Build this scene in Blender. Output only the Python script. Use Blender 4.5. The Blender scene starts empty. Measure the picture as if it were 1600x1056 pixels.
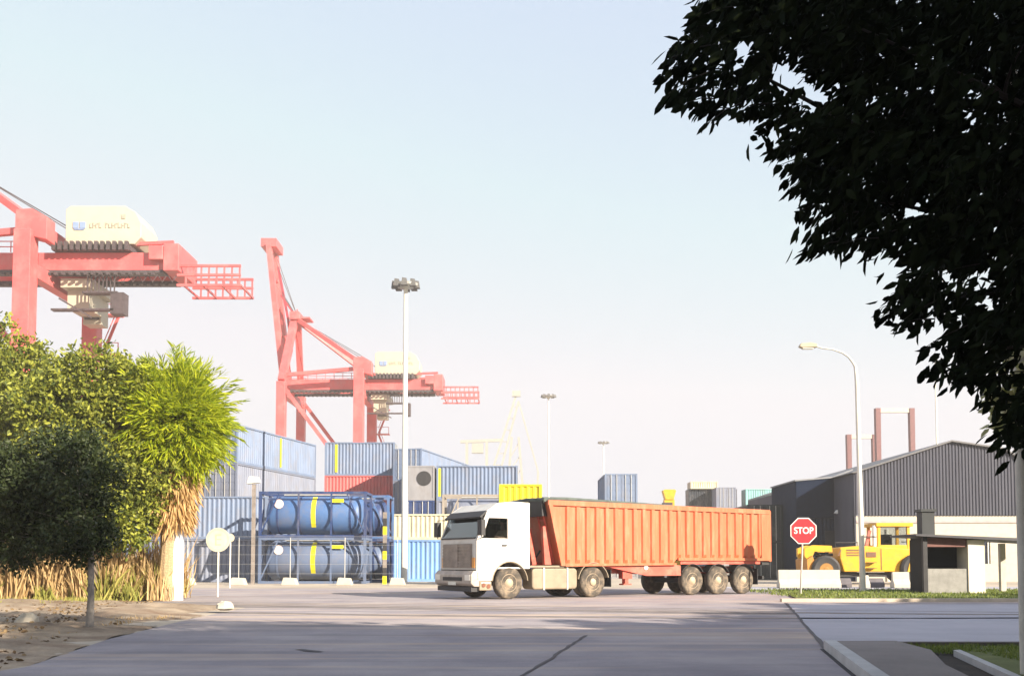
import bpy, math, random
import numpy as np
from mathutils import Vector, Matrix
R = math.radians
random.seed(7); rng = np.random.default_rng(7)
scn = bpy.context.scene
COL = scn.collection

# ---------------------------------------------------------------- camera
EYE = 1.2; TILT = R(3.0); FPX = 1555.0; SH = 268.5
cd = bpy.data.cameras.new("camera"); cam = bpy.data.objects.new("camera", cd); COL.objects.link(cam)
cam.location = (0, 0, EYE); cam.rotation_euler = (math.pi/2 + TILT, 0, 0)
cd.sensor_width = 36; cd.lens = 36*FPX/1600; cd.shift_y = SH/1600
cd.clip_start = 0.1; cd.clip_end = 8000
scn.camera = cam
# ---------------------------------------------------------------- light
SUN_EL = R(24); SUN_DIR = Vector((0.75, -0.66, 0)).normalized()      # towards the sun
w = bpy.data.worlds.new("World"); scn.world = w; w.use_nodes = True
nt = w.node_tree; bg = nt.nodes["Background"]
sky = nt.nodes.new("ShaderNodeTexSky"); sky.sky_type = 'NISHITA'; sky.sun_disc = False
sky.sun_elevation = SUN_EL; sky.sun_rotation = math.atan2(SUN_DIR.x, SUN_DIR.y)
sky.air_density = 1.0; sky.dust_density = 2.2; sky.ozone_density = 1.0
vm = nt.nodes.new("ShaderNodeVectorMath"); vm.operation = 'MINIMUM'; vm.inputs[1].default_value = (2.5, 2.32, 2.25)     # milky, evenly hazed sky
mxs = nt.nodes.new("ShaderNodeMixRGB"); mxs.inputs[0].default_value = 0.6; mxs.inputs[2].default_value = (1.93, 2.09, 2.5, 1)
nt.links.new(sky.outputs[0], vm.inputs[0]); nt.links.new(vm.outputs[0], mxs.inputs[1]); nt.links.new(mxs.outputs[0], bg.inputs[0]); bg.inputs[1].default_value = 0.132
sl = bpy.data.lights.new("sun", 'SUN'); sl.energy = 4.7; sl.angle = R(0.5); sl.color = (1.0, 0.87, 0.70)
so = bpy.data.objects.new("sun", sl); COL.objects.link(so)
sv = Vector((SUN_DIR.x*math.cos(SUN_EL), SUN_DIR.y*math.cos(SUN_EL), math.sin(SUN_EL)))
so.rotation_euler = sv.to_track_quat('Z', 'Y').to_euler(); so.location = sv*60
vs = scn.view_settings; vs.view_transform = 'Standard'; vs.look = 'None'; vs.gamma = 1; vs.use_curve_mapping = False
vs.exposure = 1.55

# ---------------------------------------------------------------- layout helpers
def at(px, py, Y):
    cx = (px-800)/FPX; cy = (528+SH-py)/FPX
    k = Y/(math.cos(TILT)-cy*math.sin(TILT))
    return Vector((k*cx, Y, EYE + k*(math.sin(TILT)+cy*math.cos(TILT))))
def gnd(px, py):
    cx = (px-800)/FPX; cy = (528+SH-py)/FPX
    k = -EYE/(math.sin(TILT)+cy*math.cos(TILT))
    return Vector((k*cx, k*(math.cos(TILT)-cy*math.sin(TILT)), 0))

# ---------------------------------------------------------------- materials
MATS = {}
def mat(name, col, rough=0.6, metal=0.0, var=0.12, scale=3.0, bump=0.0, bscale=40.0, dirt=None, dscale=1.2, damt=0.4, spec=0.5, alpha=None, stretch=None):
    if name in MATS: return MATS[name]
    m = bpy.data.materials.new(name); m.use_nodes = True; t = m.node_tree; b = t.nodes["Principled BSDF"]
    b.inputs["Roughness"].default_value = rough; b.inputs["Metallic"].default_value = metal
    if "Specular IOR Level" in b.inputs: b.inputs["Specular IOR Level"].default_value = spec
    tc = t.nodes.new("ShaderNodeTexCoord"); src = tc.outputs["Object"]
    if stretch:
        mp = t.nodes.new("ShaderNodeMapping"); mp.inputs["Scale"].default_value = stretch
        t.links.new(src, mp.inputs[0]); src = mp.outputs[0]
    n = t.nodes.new("ShaderNodeTexNoise"); n.inputs["Scale"].default_value = scale; n.inputs["Detail"].default_value = 8
    t.links.new(src, n.inputs["Vector"])
    r = t.nodes.new("ShaderNodeValToRGB"); c = Vector(col[:3])
    r.color_ramp.elements[0].position = 0.3; r.color_ramp.elements[1].position = 0.7
    r.color_ramp.elements[0].color = (*(c*(1-var)), 1); r.color_ramp.elements[1].color = (*[min(1, v*(1+var)) for v in c], 1)
    t.links.new(n.outputs[0], r.inputs[0]); out = r.outputs[0]
    if dirt:
        n2 = t.nodes.new("ShaderNodeTexNoise"); n2.inputs["Scale"].default_value = dscale; n2.inputs["Detail"].default_value = 10; n2.inputs["Roughness"].default_value = 0.7
        t.links.new(src, n2.inputs["Vector"])
        r2 = t.nodes.new("ShaderNodeValToRGB"); r2.color_ramp.elements[0].position = 0.48; r2.color_ramp.elements[1].position = 0.68
        r2.color_ramp.elements[1].color = (damt, damt, damt, 1)
        t.links.new(n2.outputs[0], r2.inputs[0])
        mx = t.nodes.new("ShaderNodeMixRGB"); mx.inputs[2].default_value = (*dirt, 1)
        t.links.new(r2.outputs[0], mx.inputs[0]); t.links.new(out, mx.inputs[1]); out = mx.outputs[0]
    t.links.new(out, b.inputs["Base Color"])
    if bump:
        n3 = t.nodes.new("ShaderNodeTexNoise"); n3.inputs["Scale"].default_value = bscale; n3.inputs["Detail"].default_value = 6
        t.links.new(tc.outputs["Object"], n3.inputs["Vector"])
        bp = t.nodes.new("ShaderNodeBump"); bp.inputs["Strength"].default_value = bump; bp.inputs["Distance"].default_value = 0.02
        t.links.new(n3.outputs[0], bp.inputs["Height"]); t.links.new(bp.outputs[0], b.inputs["Normal"])
    MATS[name] = m; return m
def leafmat(name, c1, c2, trans=0.35, rough=0.5, spec=0.3):
    if name in MATS: return MATS[name]
    m = bpy.data.materials.new(name); m.use_nodes = True; t = m.node_tree; b = t.nodes["Principled BSDF"]
    g = t.nodes.new("ShaderNodeNewGeometry"); r = t.nodes.new("ShaderNodeValToRGB")
    r.color_ramp.elements[0].color = (*c1, 1); r.color_ramp.elements[1].color = (*c2, 1)
    t.links.new(g.outputs["Random Per Island"], r.inputs[0]); t.links.new(r.outputs[0], b.inputs["Base Color"])
    b.inputs["Roughness"].default_value = rough
    if "Specular IOR Level" in b.inputs: b.inputs["Specular IOR Level"].default_value = spec
    tr = t.nodes.new("ShaderNodeBsdfTranslucent"); t.links.new(r.outputs[0], tr.inputs[0])
    mx = t.nodes.new("ShaderNodeMixShader"); mx.inputs[0].default_value = trans
    t.links.new(b.outputs[0], mx.inputs[1]); t.links.new(tr.outputs[0], mx.inputs[2])
    t.links.new(mx.outputs[0], t.nodes["Material Output"].inputs[0])
    MATS[name] = m; return m
def glassmat(name, tint=(0.25, 0.3, 0.33), mixv=0.5):
    if name in MATS: return MATS[name]
    m = bpy.data.materials.new(name); m.use_nodes = True; t = m.node_tree
    for n in list(t.nodes):
        if n.type == 'BSDF_PRINCIPLED': t.nodes.remove(n)
    tr = t.nodes.new("ShaderNodeBsdfTransparent"); tr.inputs[0].default_value = (*[min(1, c+0.5) for c in tint], 1)
    gl = t.nodes.new("ShaderNodeBsdfGlossy"); gl.inputs[1].default_value = 0.03; gl.inputs[0].default_value = (.9, .9, .9, 1)
    fr = t.nodes.new("ShaderNodeFresnel"); fr.inputs[0].default_value = 1.5
    ad = t.nodes.new("ShaderNodeMath"); ad.operation = 'ADD'; ad.inputs[1].default_value = mixv*0.3
    t.links.new(fr.outputs[0], ad.inputs[0])
    mx = t.nodes.new("ShaderNodeMixShader"); t.links.new(ad.outputs[0], mx.inputs[0])
    t.links.new(tr.outputs[0], mx.inputs[1]); t.links.new(gl.outputs[0], mx.inputs[2])
    t.links.new(mx.outputs[0], t.nodes["Material Output"].inputs[0])
    MATS[name] = m; return m

M_white = mat("truck_white_paint", (0.62, 0.60, 0.565), 0.35, var=0.05, dirt=(0.40, 0.34, 0.26), damt=0.45, dscale=1.6)
M_orange = mat("trailer_orange_paint", (0.50, 0.12, 0.048), 0.5, var=0.10, dirt=(0.47, 0.23, 0.13), damt=0.75, dscale=2.2, scale=1.5, stretch=(2.2, 1, 0.35))
M_red = mat("chassis_red_paint", (0.52, 0.09, 0.06), 0.5, var=0.2, dirt=(0.42, 0.28, 0.2), damt=0.6)
M_black = mat("black_steel", (0.025, 0.025, 0.028), 0.6, var=0.2)
M_rubber = mat("dusty_tyre_rubber", (0.07, 0.06, 0.05), 0.9, var=0.3, dirt=(0.30, 0.23, 0.16), damt=0.8, dscale=3)
M_rim = mat("dusty_rim_steel", (0.42, 0.34, 0.24), 0.6, 0.1, var=0.15, dirt=(0.3, 0.22, 0.15), damt=0.6, dscale=6)
M_dusty = mat("dusty_beige_steel", (0.27, 0.22, 0.155), 0.6, var=0.2, dirt=(0.25, 0.19, 0.13), damt=0.6, dscale=3)
M_grille = mat("dusty_grey_plastic", (0.27, 0.23, 0.2), 0.6, var=0.2, dirt=(0.4, 0.32, 0.25), damt=0.6, dscale=4)
M_steel = mat("galvanised_steel", (0.5, 0.5, 0.47), 0.45, 0.5, var=0.1)
M_pale = mat("pale_painted_steel", (0.70, 0.69, 0.62), 0.5, 0.0, var=0.08)
M_crane = mat("crane_red_paint", (0.60, 0.095, 0.10), 0.5, var=0.12, scale=0.6, dirt=(0.50, 0.21, 0.20), damt=0.6, dscale=0.5)
M_cranedk = mat("crane_dark_steel", (0.06, 0.045, 0.05), 0.6, var=0.3)
M_cream = mat("cream_cladding", (0.46, 0.43, 0.33), 0.5, var=0.05, scale=0.4, dirt=(0.38, 0.33, 0.25), damt=0.3)
M_conc = mat("pale_concrete", (0.55, 0.52, 0.46), 0.85, var=0.15, bump=0.3, dirt=(0.35, 0.31, 0.26), damt=0.5)
M_concw = mat("whitewashed_concrete", (0.50, 0.46, 0.38), 0.85, var=0.12, bump=0.3, dirt=(0.42, 0.38, 0.32), damt=0.6, dscale=3)
M_yellow = mat("machine_yellow_paint", (0.66, 0.36, 0.012), 0.45, var=0.1, dirt=(0.45, 0.25, 0.08), damt=0.5, dscale=2)
M_byellow = mat("bright_yellow_paint", (0.72, 0.62, 0.015), 0.5, var=0.08)
M_bark = mat("bark", (0.13, 0.10, 0.075), 0.9, var=0.35, scale=12, bump=0.8, bscale=25, stretch=(1, 1, 0.25))
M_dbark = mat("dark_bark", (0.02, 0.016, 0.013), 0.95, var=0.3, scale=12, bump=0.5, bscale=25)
M_barkp = mat("pale_bark", (0.24, 0.22, 0.2), 0.9, var=0.3, scale=12, bump=0.8, bscale=25, stretch=(1, 1, 0.3))
M_skin = mat("skin", (0.45, 0.26, 0.17), 0.5, var=0.05)
M_shirt = mat("tan_shirt_cloth", (0.55, 0.42, 0.28), 0.8, var=0.1)
M_hair = mat("dark_hair", (0.03, 0.02, 0.015), 0.7)
M_glass = glassmat("clear_glass")

# ---------------------------------------------------------------- mesh helpers
class MB:
    def __init__(s): s.v = []; s.f = []; s.m = []; s.mats = []
    def mi(s, m):
        if m is None: return 0
        if m not in s.mats: s.mats.append(m)
        return s.mats.index(m)
    def add(s, vs_, fs, m=None):
        o = len(s.v); s.v += [tuple(v) for v in vs_]; i = s.mi(m)
        for f in fs: s.f.append([o+k for k in f]); s.m.append(i)
        return s
    def box(s, x0, x1, y0, y1, z0, z1, m=None):
        return s.add([(x0,y0,z0),(x1,y0,z0),(x1,y1,z0),(x0,y1,z0),(x0,y0,z1),(x1,y0,z1),(x1,y1,z1),(x0,y1,z1)],
                     [(0,3,2,1),(4,5,6,7),(0,1,5,4),(1,2,6,5),(2,3,7,6),(3,0,4,7)], m)
    def bar(s, a, b, w_, h_=None, m=None, up=(0,0,1)):
        a = Vector(a); b = Vector(b); h_ = h_ or w_; d = (b-a).normalized(); u = Vector(up)
        if abs(d.dot(u)) > 0.98: u = Vector((0,1,0))
        sx = d.cross(u).normalized()*w_/2; sy = sx.cross(d).normalized()*h_/2
        q = [-sx-sy, sx-sy, sx+sy, -sx+sy]
        return s.add([a+k for k in q]+[b+k for k in q], [(0,3,2,1),(4,5,6,7),(0,1,5,4),(1,2,6,5),(2,3,7,6),(3,0,4,7)], m)
    def tube(s, pts, rad, n=8, m=None, cap=True):
        pts = [Vector(p) for p in pts]; rad = rad if isinstance(rad, (list, tuple)) else [rad]*len(pts)
        vs_ = []; ref = None
        for i, p in enumerate(pts):
            d = (pts[min(i+1, len(pts)-1)]-pts[max(i-1, 0)]).normalized()
            if ref is None: ref = Vector((1,0,0)) if abs(d.x) < 0.9 else Vector((0,1,0))
            a = (ref-d*ref.dot(d)).normalized(); ref = a; b = d.cross(a)
            for k in range(n):
                t = 2*math.pi*k/n; vs_.append(p+(a*math.cos(t)+b*math.sin(t))*rad[i])
        fs = [(i*n+k, i*n+(k+1)%n, (i+1)*n+(k+1)%n, (i+1)*n+k) for i in range(len(pts)-1) for k in range(n)]
        if cap: fs += [tuple(range(n-1, -1, -1)), tuple((len(pts)-1)*n+k for k in range(n))]
        return s.add(vs_, fs, m)
    def prism(s, poly, y0, y1, m=None, axis='y'):
        n = len(poly)
        f = {'y': lambda p, t: (p[0], t, p[1]), 'x': lambda p, t: (t, p[0], p[1]), 'z': lambda p, t: (p[0], p[1], t)}[axis]
        vs_ = [f(p, y0) for p in poly]+[f(p, y1) for p in poly]
        fs = [tuple(range(n)), tuple(range(2*n-1, n-1, -1))]+[(k, (k+1)%n, n+(k+1)%n, n+k) for k in range(n)]
        return s.add(vs_, fs, m)
    def lathe(s, prof, c, axis='y', n=28, m=None):   # prof: (radius, offset)
        vs_ = []; c = Vector(c)
        for r_, o in prof:
            for k in range(n):
                t = 2*math.pi*k/n; a, b = r_*math.cos(t), r_*math.sin(t)
                vs_.append(c+Vector({'y': (a, o, b), 'x': (o, a, b), 'z': (a, b, o)}[axis]))
        fs = [(i*n+k, i*n+(k+1)%n, (i+1)*n+(k+1)%n, (i+1)*n+k) for i in range(len(prof)-1) for k in range(n)]
        fs += [tuple(range(n)), tuple((len(prof)-1)*n+k for k in range(n))]
        return s.add(vs_, fs, m)
    def build(s, name, m=None, parent=None, loc=None, rotz=0, bevel=0, smooth=False, fix=True):
        me = bpy.data.meshes.new(name); me.from_pydata(s.v, [], s.f)
        if m is not None and not s.mats: me.materials.append(m)
        else:
            for q in s.mats: me.materials.append(q)
            me.polygons.foreach_set("material_index", s.m)
        if smooth: me.polygons.foreach_set("use_smooth", [True]*len(me.polygons))
        me.update()
        if fix:
            import bmesh
            bm = bmesh.new(); bm.from_mesh(me); bmesh.ops.recalc_face_normals(bm, faces=bm.faces); bm.to_mesh(me); bm.free()
        o = bpy.data.objects.new(name, me); COL.objects.link(o)
        if parent: o.parent = parent
        if loc is not None: o.location = loc
        o.rotation_euler.z = rotz
        if bevel:
            b = o.modifiers.new("bevel", 'BEVEL'); b.width = bevel; b.segments = 2; b.limit_method = 'ANGLE'
        if smooth:
            try:
                me.set_sharp_from_angle(angle=R(40))
            except Exception: pass
        return o
def build_each(mb, name, m, parent, **k):
    p = list(range(len(mb.v)))
    def f(i):
        while p[i] != i: p[i] = p[p[i]]; i = p[i]
        return i
    for fc in mb.f:
        for q in fc[1:]: p[f(q)] = f(fc[0])
    comp = {}
    for fc in mb.f: comp.setdefault(f(fc[0]), []).append(fc)
    for fs in comp.values():
        ids = sorted({i for fc in fs for i in fc}); mp = {a: b for b, a in enumerate(ids)}; q = MB(); q.add([mb.v[i] for i in ids], [[mp[i] for i in fc] for fc in fs]); q.build(name, m, parent, **k)
def tag(o, label=None, cat=None, group=None, kind=None):
    if label: o["label"] = label
    if cat: o["category"] = cat
    if group: o["group"] = group
    if kind: o["kind"] = kind
    return o
def thing(name, loc, label, cat, rotz=0, group=None):
    o = bpy.data.objects.new(name, None); COL.objects.link(o); o.location = loc; o.rotation_euler.z = rotz
    o.empty_display_size = 0.2
    return tag(o, label, cat, group)
def copy_tree(o, parent=None):
    c = o.copy(); COL.objects.link(c); c.parent = parent
    for ch in list(o.children): copy_tree(ch, c)
    return c
def leafmesh(name, pos, dirs, length, width, m, parent=None, loc=None, fold=0.0):
    """pos (N,3), dirs (N,3): leaf axis; hexagonal pointed leaves"""
    N = len(pos); d = dirs/np.linalg.norm(dirs, axis=1, keepdims=True)
    r = rng.normal(size=(N, 3)); s_ = np.cross(d, r); s_ /= np.linalg.norm(s_, axis=1, keepdims=True)+1e-9
    nn = np.cross(d, s_)
    L = length*rng.uniform(0.65, 1.25, (N, 1)); W = width*rng.uniform(0.7, 1.2, (N, 1))*0.5
    v = np.stack([pos, pos+d*L*0.3+s_*W+nn*W*0.25, pos+d*L*0.7+s_*W*0.8+nn*W*0.2, pos+d*L-nn*W*0.3,
                  pos+d*L*0.7-s_*W*0.8+nn*W*0.2, pos+d*L*0.3-s_*W+nn*W*0.25], axis=1).reshape(-1, 3)
    me = bpy.data.meshes.new(name); me.vertices.add(N*6); me.vertices.foreach_set("co", v.ravel())
    me.loops.add(N*8); me.polygons.add(N*2)
    base = (np.arange(N)*6)[:, None]
    me.loops.foreach_set("vertex_index", (base+np.array([[0, 1, 2, 3, 0, 3, 4, 5]])).ravel())
    me.polygons.foreach_set("loop_start", np.arange(N*2)*4); me.polygons.foreach_set("loop_total", np.full(N*2, 4))
    me.update(calc_edges=True); me.validate(); me.materials.append(m)
    o = bpy.data.objects.new(name, me); COL.objects.link(o)
    if parent: o.parent = parent
    if loc is not None: o.location = loc
    return o
def clumps(blobs, nclump, nleaf, spread, shell=0.55):
    """leaf positions: each blob (cx,cy,cz,rx,ry,rz) gets clumps near its surface"""
    P = []; D = []
    vol = np.array([b[3]*b[4]*b[5] for b in blobs])**0.67; vol = vol/vol.sum()
    for b, q in zip(blobs, vol):
        n = max(3, int(nclump*q)); u = rng.normal(size=(n, 3)); u /= np.linalg.norm(u, axis=1, keepdims=True)
        rad = shell+(1-shell)*rng.random((n, 1))**0.6; rad *= rng.uniform(0.85, 1.12, (n, 1))
        c = np.array(b[:3])+u*rad*np.array(b[3:6])
        k = max(1, int(nleaf/nclump)); out = np.repeat(u, k, axis=0)
        p = np.repeat(c, k, axis=0)+rng.normal(size=(n*k, 3))*spread*np.repeat(rng.uniform(0.5, 1.3, (n, 1)), k, axis=0)
        P.append(p); D.append(out*0.7+rng.normal(size=(n*k, 3))*0.8+np.array([0, 0, -0.25]))
    return np.concatenate(P), np.concatenate(D)
def quadpoly(name, pts, z, m, kind='structure', **k):
    mb = MB(); mb.add([(p[0], p[1], z) for p in pts], [tuple(range(len(pts)))])
    o = mb.build(name, m, fix=False); tag(o, kind=kind)
    if o.data.polygons[0].normal.z < 0: o.data.flip_normals()
    return o

# ================================================================ GROUND
def groundmat(name, c1, c2, scale=0.25, fine=60, bump=0.4, spots=None, streak=None):
    m = bpy.data.materials.new(name); m.use_nodes = True; t = m.node_tree; b = t.nodes["Principled BSDF"]; b.inputs["Roughness"].default_value = 0.9
    if "Specular IOR Level" in b.inputs: b.inputs["Specular IOR Level"].default_value = 0.25
    tc = t.nodes.new("ShaderNodeTexCoord")
    def noise(sc, det=8, rough=0.6, st=None):
        n = t.nodes.new("ShaderNodeTexNoise"); n.inputs["Scale"].default_value = sc; n.inputs["Detail"].default_value = det; n.inputs["Roughness"].default_value = rough
        if st:
            mp = t.nodes.new("ShaderNodeMapping"); mp.inputs["Scale"].default_value = st[:3]; mp.inputs["Rotation"].default_value = (0, 0, st[3])
            t.links.new(tc.outputs["Object"], mp.inputs[0]); t.links.new(mp.outputs[0], n.inputs["Vector"])
        else: t.links.new(tc.outputs["Object"], n.inputs["Vector"])
        return n
    n = noise(scale, 10, 0.65); r = t.nodes.new("ShaderNodeValToRGB"); r.color_ramp.elements[0].position = 0.35; r.color_ramp.elements[1].position = 0.66
    r.color_ramp.elements[0].color = (*c1, 1); r.color_ramp.elements[1].color = (*c2, 1); t.links.new(n.outputs[0], r.inputs[0]); out = r.outputs[0]
    def over(src, lo, hi, colr, amt):
        nonlocal out
        rr = t.nodes.new("ShaderNodeValToRGB"); rr.color_ramp.elements[0].position = lo; rr.color_ramp.elements[1].position = hi
        rr.color_ramp.elements[1].color = (amt, amt, amt, 1); t.links.new(src, rr.inputs[0])
        mx = t.nodes.new("ShaderNodeMixRGB"); mx.inputs[2].default_value = (*colr, 1)
        t.links.new(rr.outputs[0], mx.inputs[0]); t.links.new(out, mx.inputs[1]); out = mx.outputs[0]
    over(noise(fine, 4, 0.8).outputs[0], 0.5, 0.75, tuple(c*0.55 for c in c1), 0.6)
    over(noise(fine*0.7, 4, 0.8).outputs[0], 0.55, 0.8, tuple(min(1, c*1.5) for c in c2), 0.5)
    if streak:
        for st, colr, amt in streak: over(noise(1.0, 5, 0.6, st).outputs[0], 0.52, 0.72, colr, amt)
    t.links.new(out, b.inputs["Base Color"])
    n3 = noise(fine*1.5, 6, 0.7); bp = t.nodes.new("ShaderNodeBump"); bp.inputs["Strength"].default_value = bump; bp.inputs["Distance"].default_value = 0.01
    t.links.new(n3.outputs[0], bp.inputs["Height"]); t.links.new(bp.outputs[0], b.inputs["Normal"])
    return m
GM_yard = groundmat("pale_yard_ground", (0.36, 0.31, 0.25), (0.50, 0.44, 0.36), 0.15)
GM_road = groundmat("worn_sunwarmed_road", (0.23, 0.212, 0.24), (0.38, 0.345, 0.35), 0.35, 45, 0.35,
    streak=[((0.05, 0.9, 1, R(-8)), (0.54, 0.41, 0.29), 0.9), ((0.06, 1.3, 1, R(5)), (0.13, 0.12, 0.12), 0.5), ((0.5, 0.5, 1, 0), (0.16, 0.15, 0.155), 0.3)])  # beige streaks paint warm sunlit patches into the worn road colour
GM_slab = groundmat("pale_concrete_road", (0.36, 0.355, 0.40), (0.44, 0.43, 0.47), 0.4, 50, 0.3, streak=[((0.1, 1.0, 1, 0), (0.25, 0.24, 0.25), 0.4)])
GM_pave = groundmat("grey_paving", (0.19, 0.17, 0.165), (0.25, 0.225, 0.215), 0.8, 60, 0.4)
GM_dirt = groundmat("sandy_earth", (0.20, 0.15, 0.11), (0.42, 0.34, 0.25), 0.9, 30, 1.0, streak=[((0.3, 1.1, 1, 0), (0.16, 0.10, 0.065), 0.85)])
GM_soil = groundmat("dark_soil", (0.035, 0.03, 0.025), (0.07, 0.055, 0.045), 3, 40, 1.0)
GM_grass = groundmat("grassy_earth", (0.10, 0.12, 0.04), (0.16, 0.18, 0.06), 2, 50, 1.0)

quadpoly("ground", [(-3000, -600), (3000, -600), (3000, 4000), (-3000, 4000)], 0.0, GM_yard)
road_pts = [(-3.0, -60), (-3.2, 6), (-5.9, 10), gnd(40, 1042), gnd(170, 998), gnd(300, 966), gnd(385, 949), (-11.5, 30), (-24, 31.5), (-60, 33), (-60, 42), (-20, 46), (60, 47), (60, 31.6), (30, 31.6), (30, 14), (30, -60)]
quadpoly("road", road_pts, 0.004, GM_road)
jt = gnd(1232, 944); jb = gnd(1288, 1010)
quadpoly("side_road", [(jt.x, jt.y), (60, jt.y+0.2), (60, jb.y+0.25), (jb.x, jb.y)], 0.008, GM_slab)
# raised kerb corner of the near pavement on the right
kc = gnd(1287, 1014)
mb = MB(); K0 = Vector((kc.x, kc.y)); K1 = gnd(1338, 1056).xy; kd = (K1-K0).normalized(); K2 = K0+kd*16; kn = Vector((-kd.y, kd.x)); kn = kn if kn.x > 0 else -kn
kerbm = mat("kerb_concrete", (0.42, 0.42, 0.42), 0.85, var=0.12, bump=0.3)
def strip(a, b, wdt, z0, z1, name, m, nrm=kn):
    q = [a, b, b+nrm*wdt, a+nrm*wdt]; o = MB().prism([(p[0], p[1]) for p in q], z0, z1, axis='z').build(name, m); tag(o, kind='structure'); return o
strip(K0, K2, 0.16, -0.05, 0.13, "kerb", kerbm)
strip(K0-kn*0.05, K2-kn*0.05, 0.045, 0.0, 0.0105, "kerb_foot_strip", mat("kerb_foot_dark", (0.03, 0.03, 0.035), 0.9))  # thin near-black strip along the foot of the kerb
pv = [K0+kn*0.165, K2+kn*0.165, Vector((14, K2.y)), Vector((14, K0.y-0.35)), K0+Vector((1.2, -0.2))]
P_a = gnd(1400, 1014).xy; P_b = gnd(1478, 1056).xy; P_c = P_b+(P_b-P_a)*3
o = MB().prism([(K0+kn*0.165).to_tuple(), (K2+kn*0.165).to_tuple(), P_c.to_tuple(), P_b.to_tuple(), gnd(1455, 1030).xy.to_tuple(), P_a.to_tuple()], -0.05, 0.122, axis='z').build("pavement", GM_pave); tag(o, kind='structure')
o = MB().prism([(K0+kn*0.17+Vector((0.0, 0.0))).to_tuple(), (P_a+Vector((0, 0.0))).to_tuple(), (12, P_a.y-0.1), (12, P_a.y+0.12), (K0+Vector((0.2, 0.14))).to_tuple()], -0.05, 0.10, axis='z').build("kerb", mat("dark_kerb", (0.13, 0.11, 0.10), 0.9, var=0.3)); tag(o, kind='structure')  # darker kerb along the pavement's far edge
quadpoly("soil", [P_a, P_c, Vector((14, P_c.y)), Vector((14, P_a.y-0.1))], 0.012, GM_soil)
g0 = gnd(1490, 1026).xy; g1 = gnd(1552, 1056).xy; g2 = g1+(g1-g0)*2; gn = Vector((1, 0.55)).normalized()
strip(g0, g2, 0.13, -0.05, 0.09, "kerb", kerbm, gn)
quadpoly("lawn", [g0+gn*0.14, g2+gn*0.14, Vector((14, g2.y)), Vector((14, P_a.y-0.12)), Vector((g0.x+0.1, P_a.y-0.12))], 0.06, GM_grass)
# far kerb + grass strip behind the side road
ky = gnd(1230, 940).y
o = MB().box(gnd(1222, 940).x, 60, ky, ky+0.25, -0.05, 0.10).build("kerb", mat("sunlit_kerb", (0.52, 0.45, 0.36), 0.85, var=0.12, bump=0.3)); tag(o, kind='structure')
gy0 = ky+0.26; gy1 = gnd(1300, 922).y
quadpoly("grass_verge", [(gnd(1225, 936).x, gy0), (60, gy0), (60, gy1), (gnd(1215, 922).x, gy1)], 0.05, GM_grass)
quadpoly("path", [(10, gy1+0.05), (60, gy1+0.05), (60, gy1+6), (10, gy1+6)], 0.009, GM_slab)
# expansion joints and cracks
def crack(pts, wdt, z=0.012, name="road_joint"):
    vs_ = []
    for i, p in enumerate(pts):
        d = (pts[min(i+1, len(pts)-1)]-pts[max(0, i-1)]).normalized(); n_ = Vector((-d.y, d.x))
        k = wdt*random.uniform(0.7, 1.3)/2; vs_ += [(p.x+n_.x*k, p.y+n_.y*k, z), (p.x-n_.x*k, p.y-n_.y*k, z)]
    o = MB().add(vs_, [(2*i, 2*i+1, 2*i+3, 2*i+2) for i in range(len(pts)-1)]).build(name, mat("joint_tar", (0.06, 0.055, 0.06), 0.8), fix=False); tag(o, kind='structure')
def line(a, b, n, j):
    a = a.xy; b = b.xy; return [a.lerp(b, i/n)+Vector((random.uniform(-j, j), random.uniform(-j, j))) for i in range(n+1)]
crack(line(gnd(790, 1075), gnd(915, 993), 24, 0.02), 0.045)
crack(line(gnd(1228, 942), gnd(1290, 1013), 20, 0.02), 0.07)
crack(line(gnd(1288, 1009), gnd(1640, 1007), 20, 0.01), 0.04)
crack(line(gnd(465, 1015), gnd(500, 1019), 4, 0.02), 0.12, name="road_crack")
for i in range(9):
    o_ = random.uniform(-4, 5); px0 = [Vector((-22+o_, 30.5+o_*0.35)), Vector((-10+o_, 27+o_*0.4)), Vector((0+o_, 23.8+o_*0.4)), Vector((9+o_, 22+o_*0.3)), Vector((20+o_, 22.5+o_*0.2))]
    pts = [px0[min(3, int(f*4))].lerp(px0[min(3, int(f*4))+1], f*4-min(3, int(f*4))) for f in [k/60 for k in range(61)]]
    pts = [(pts[max(0, k-4)]+pts[k]+pts[min(60, k+4)])/3 for k in range(61)]
    crack(pts, random.uniform(0.15, 0.4), 0.0065+i*0.0003, "tyre_mark")
for ob in scn.objects:
    if ob.name.startswith("tyre_mark"): ob.data.materials.clear(); ob.data.materials.append(mat("tyre_mark_dust", (0.19, 0.165, 0.155), 0.9, var=0.3, scale=2.0))
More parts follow.
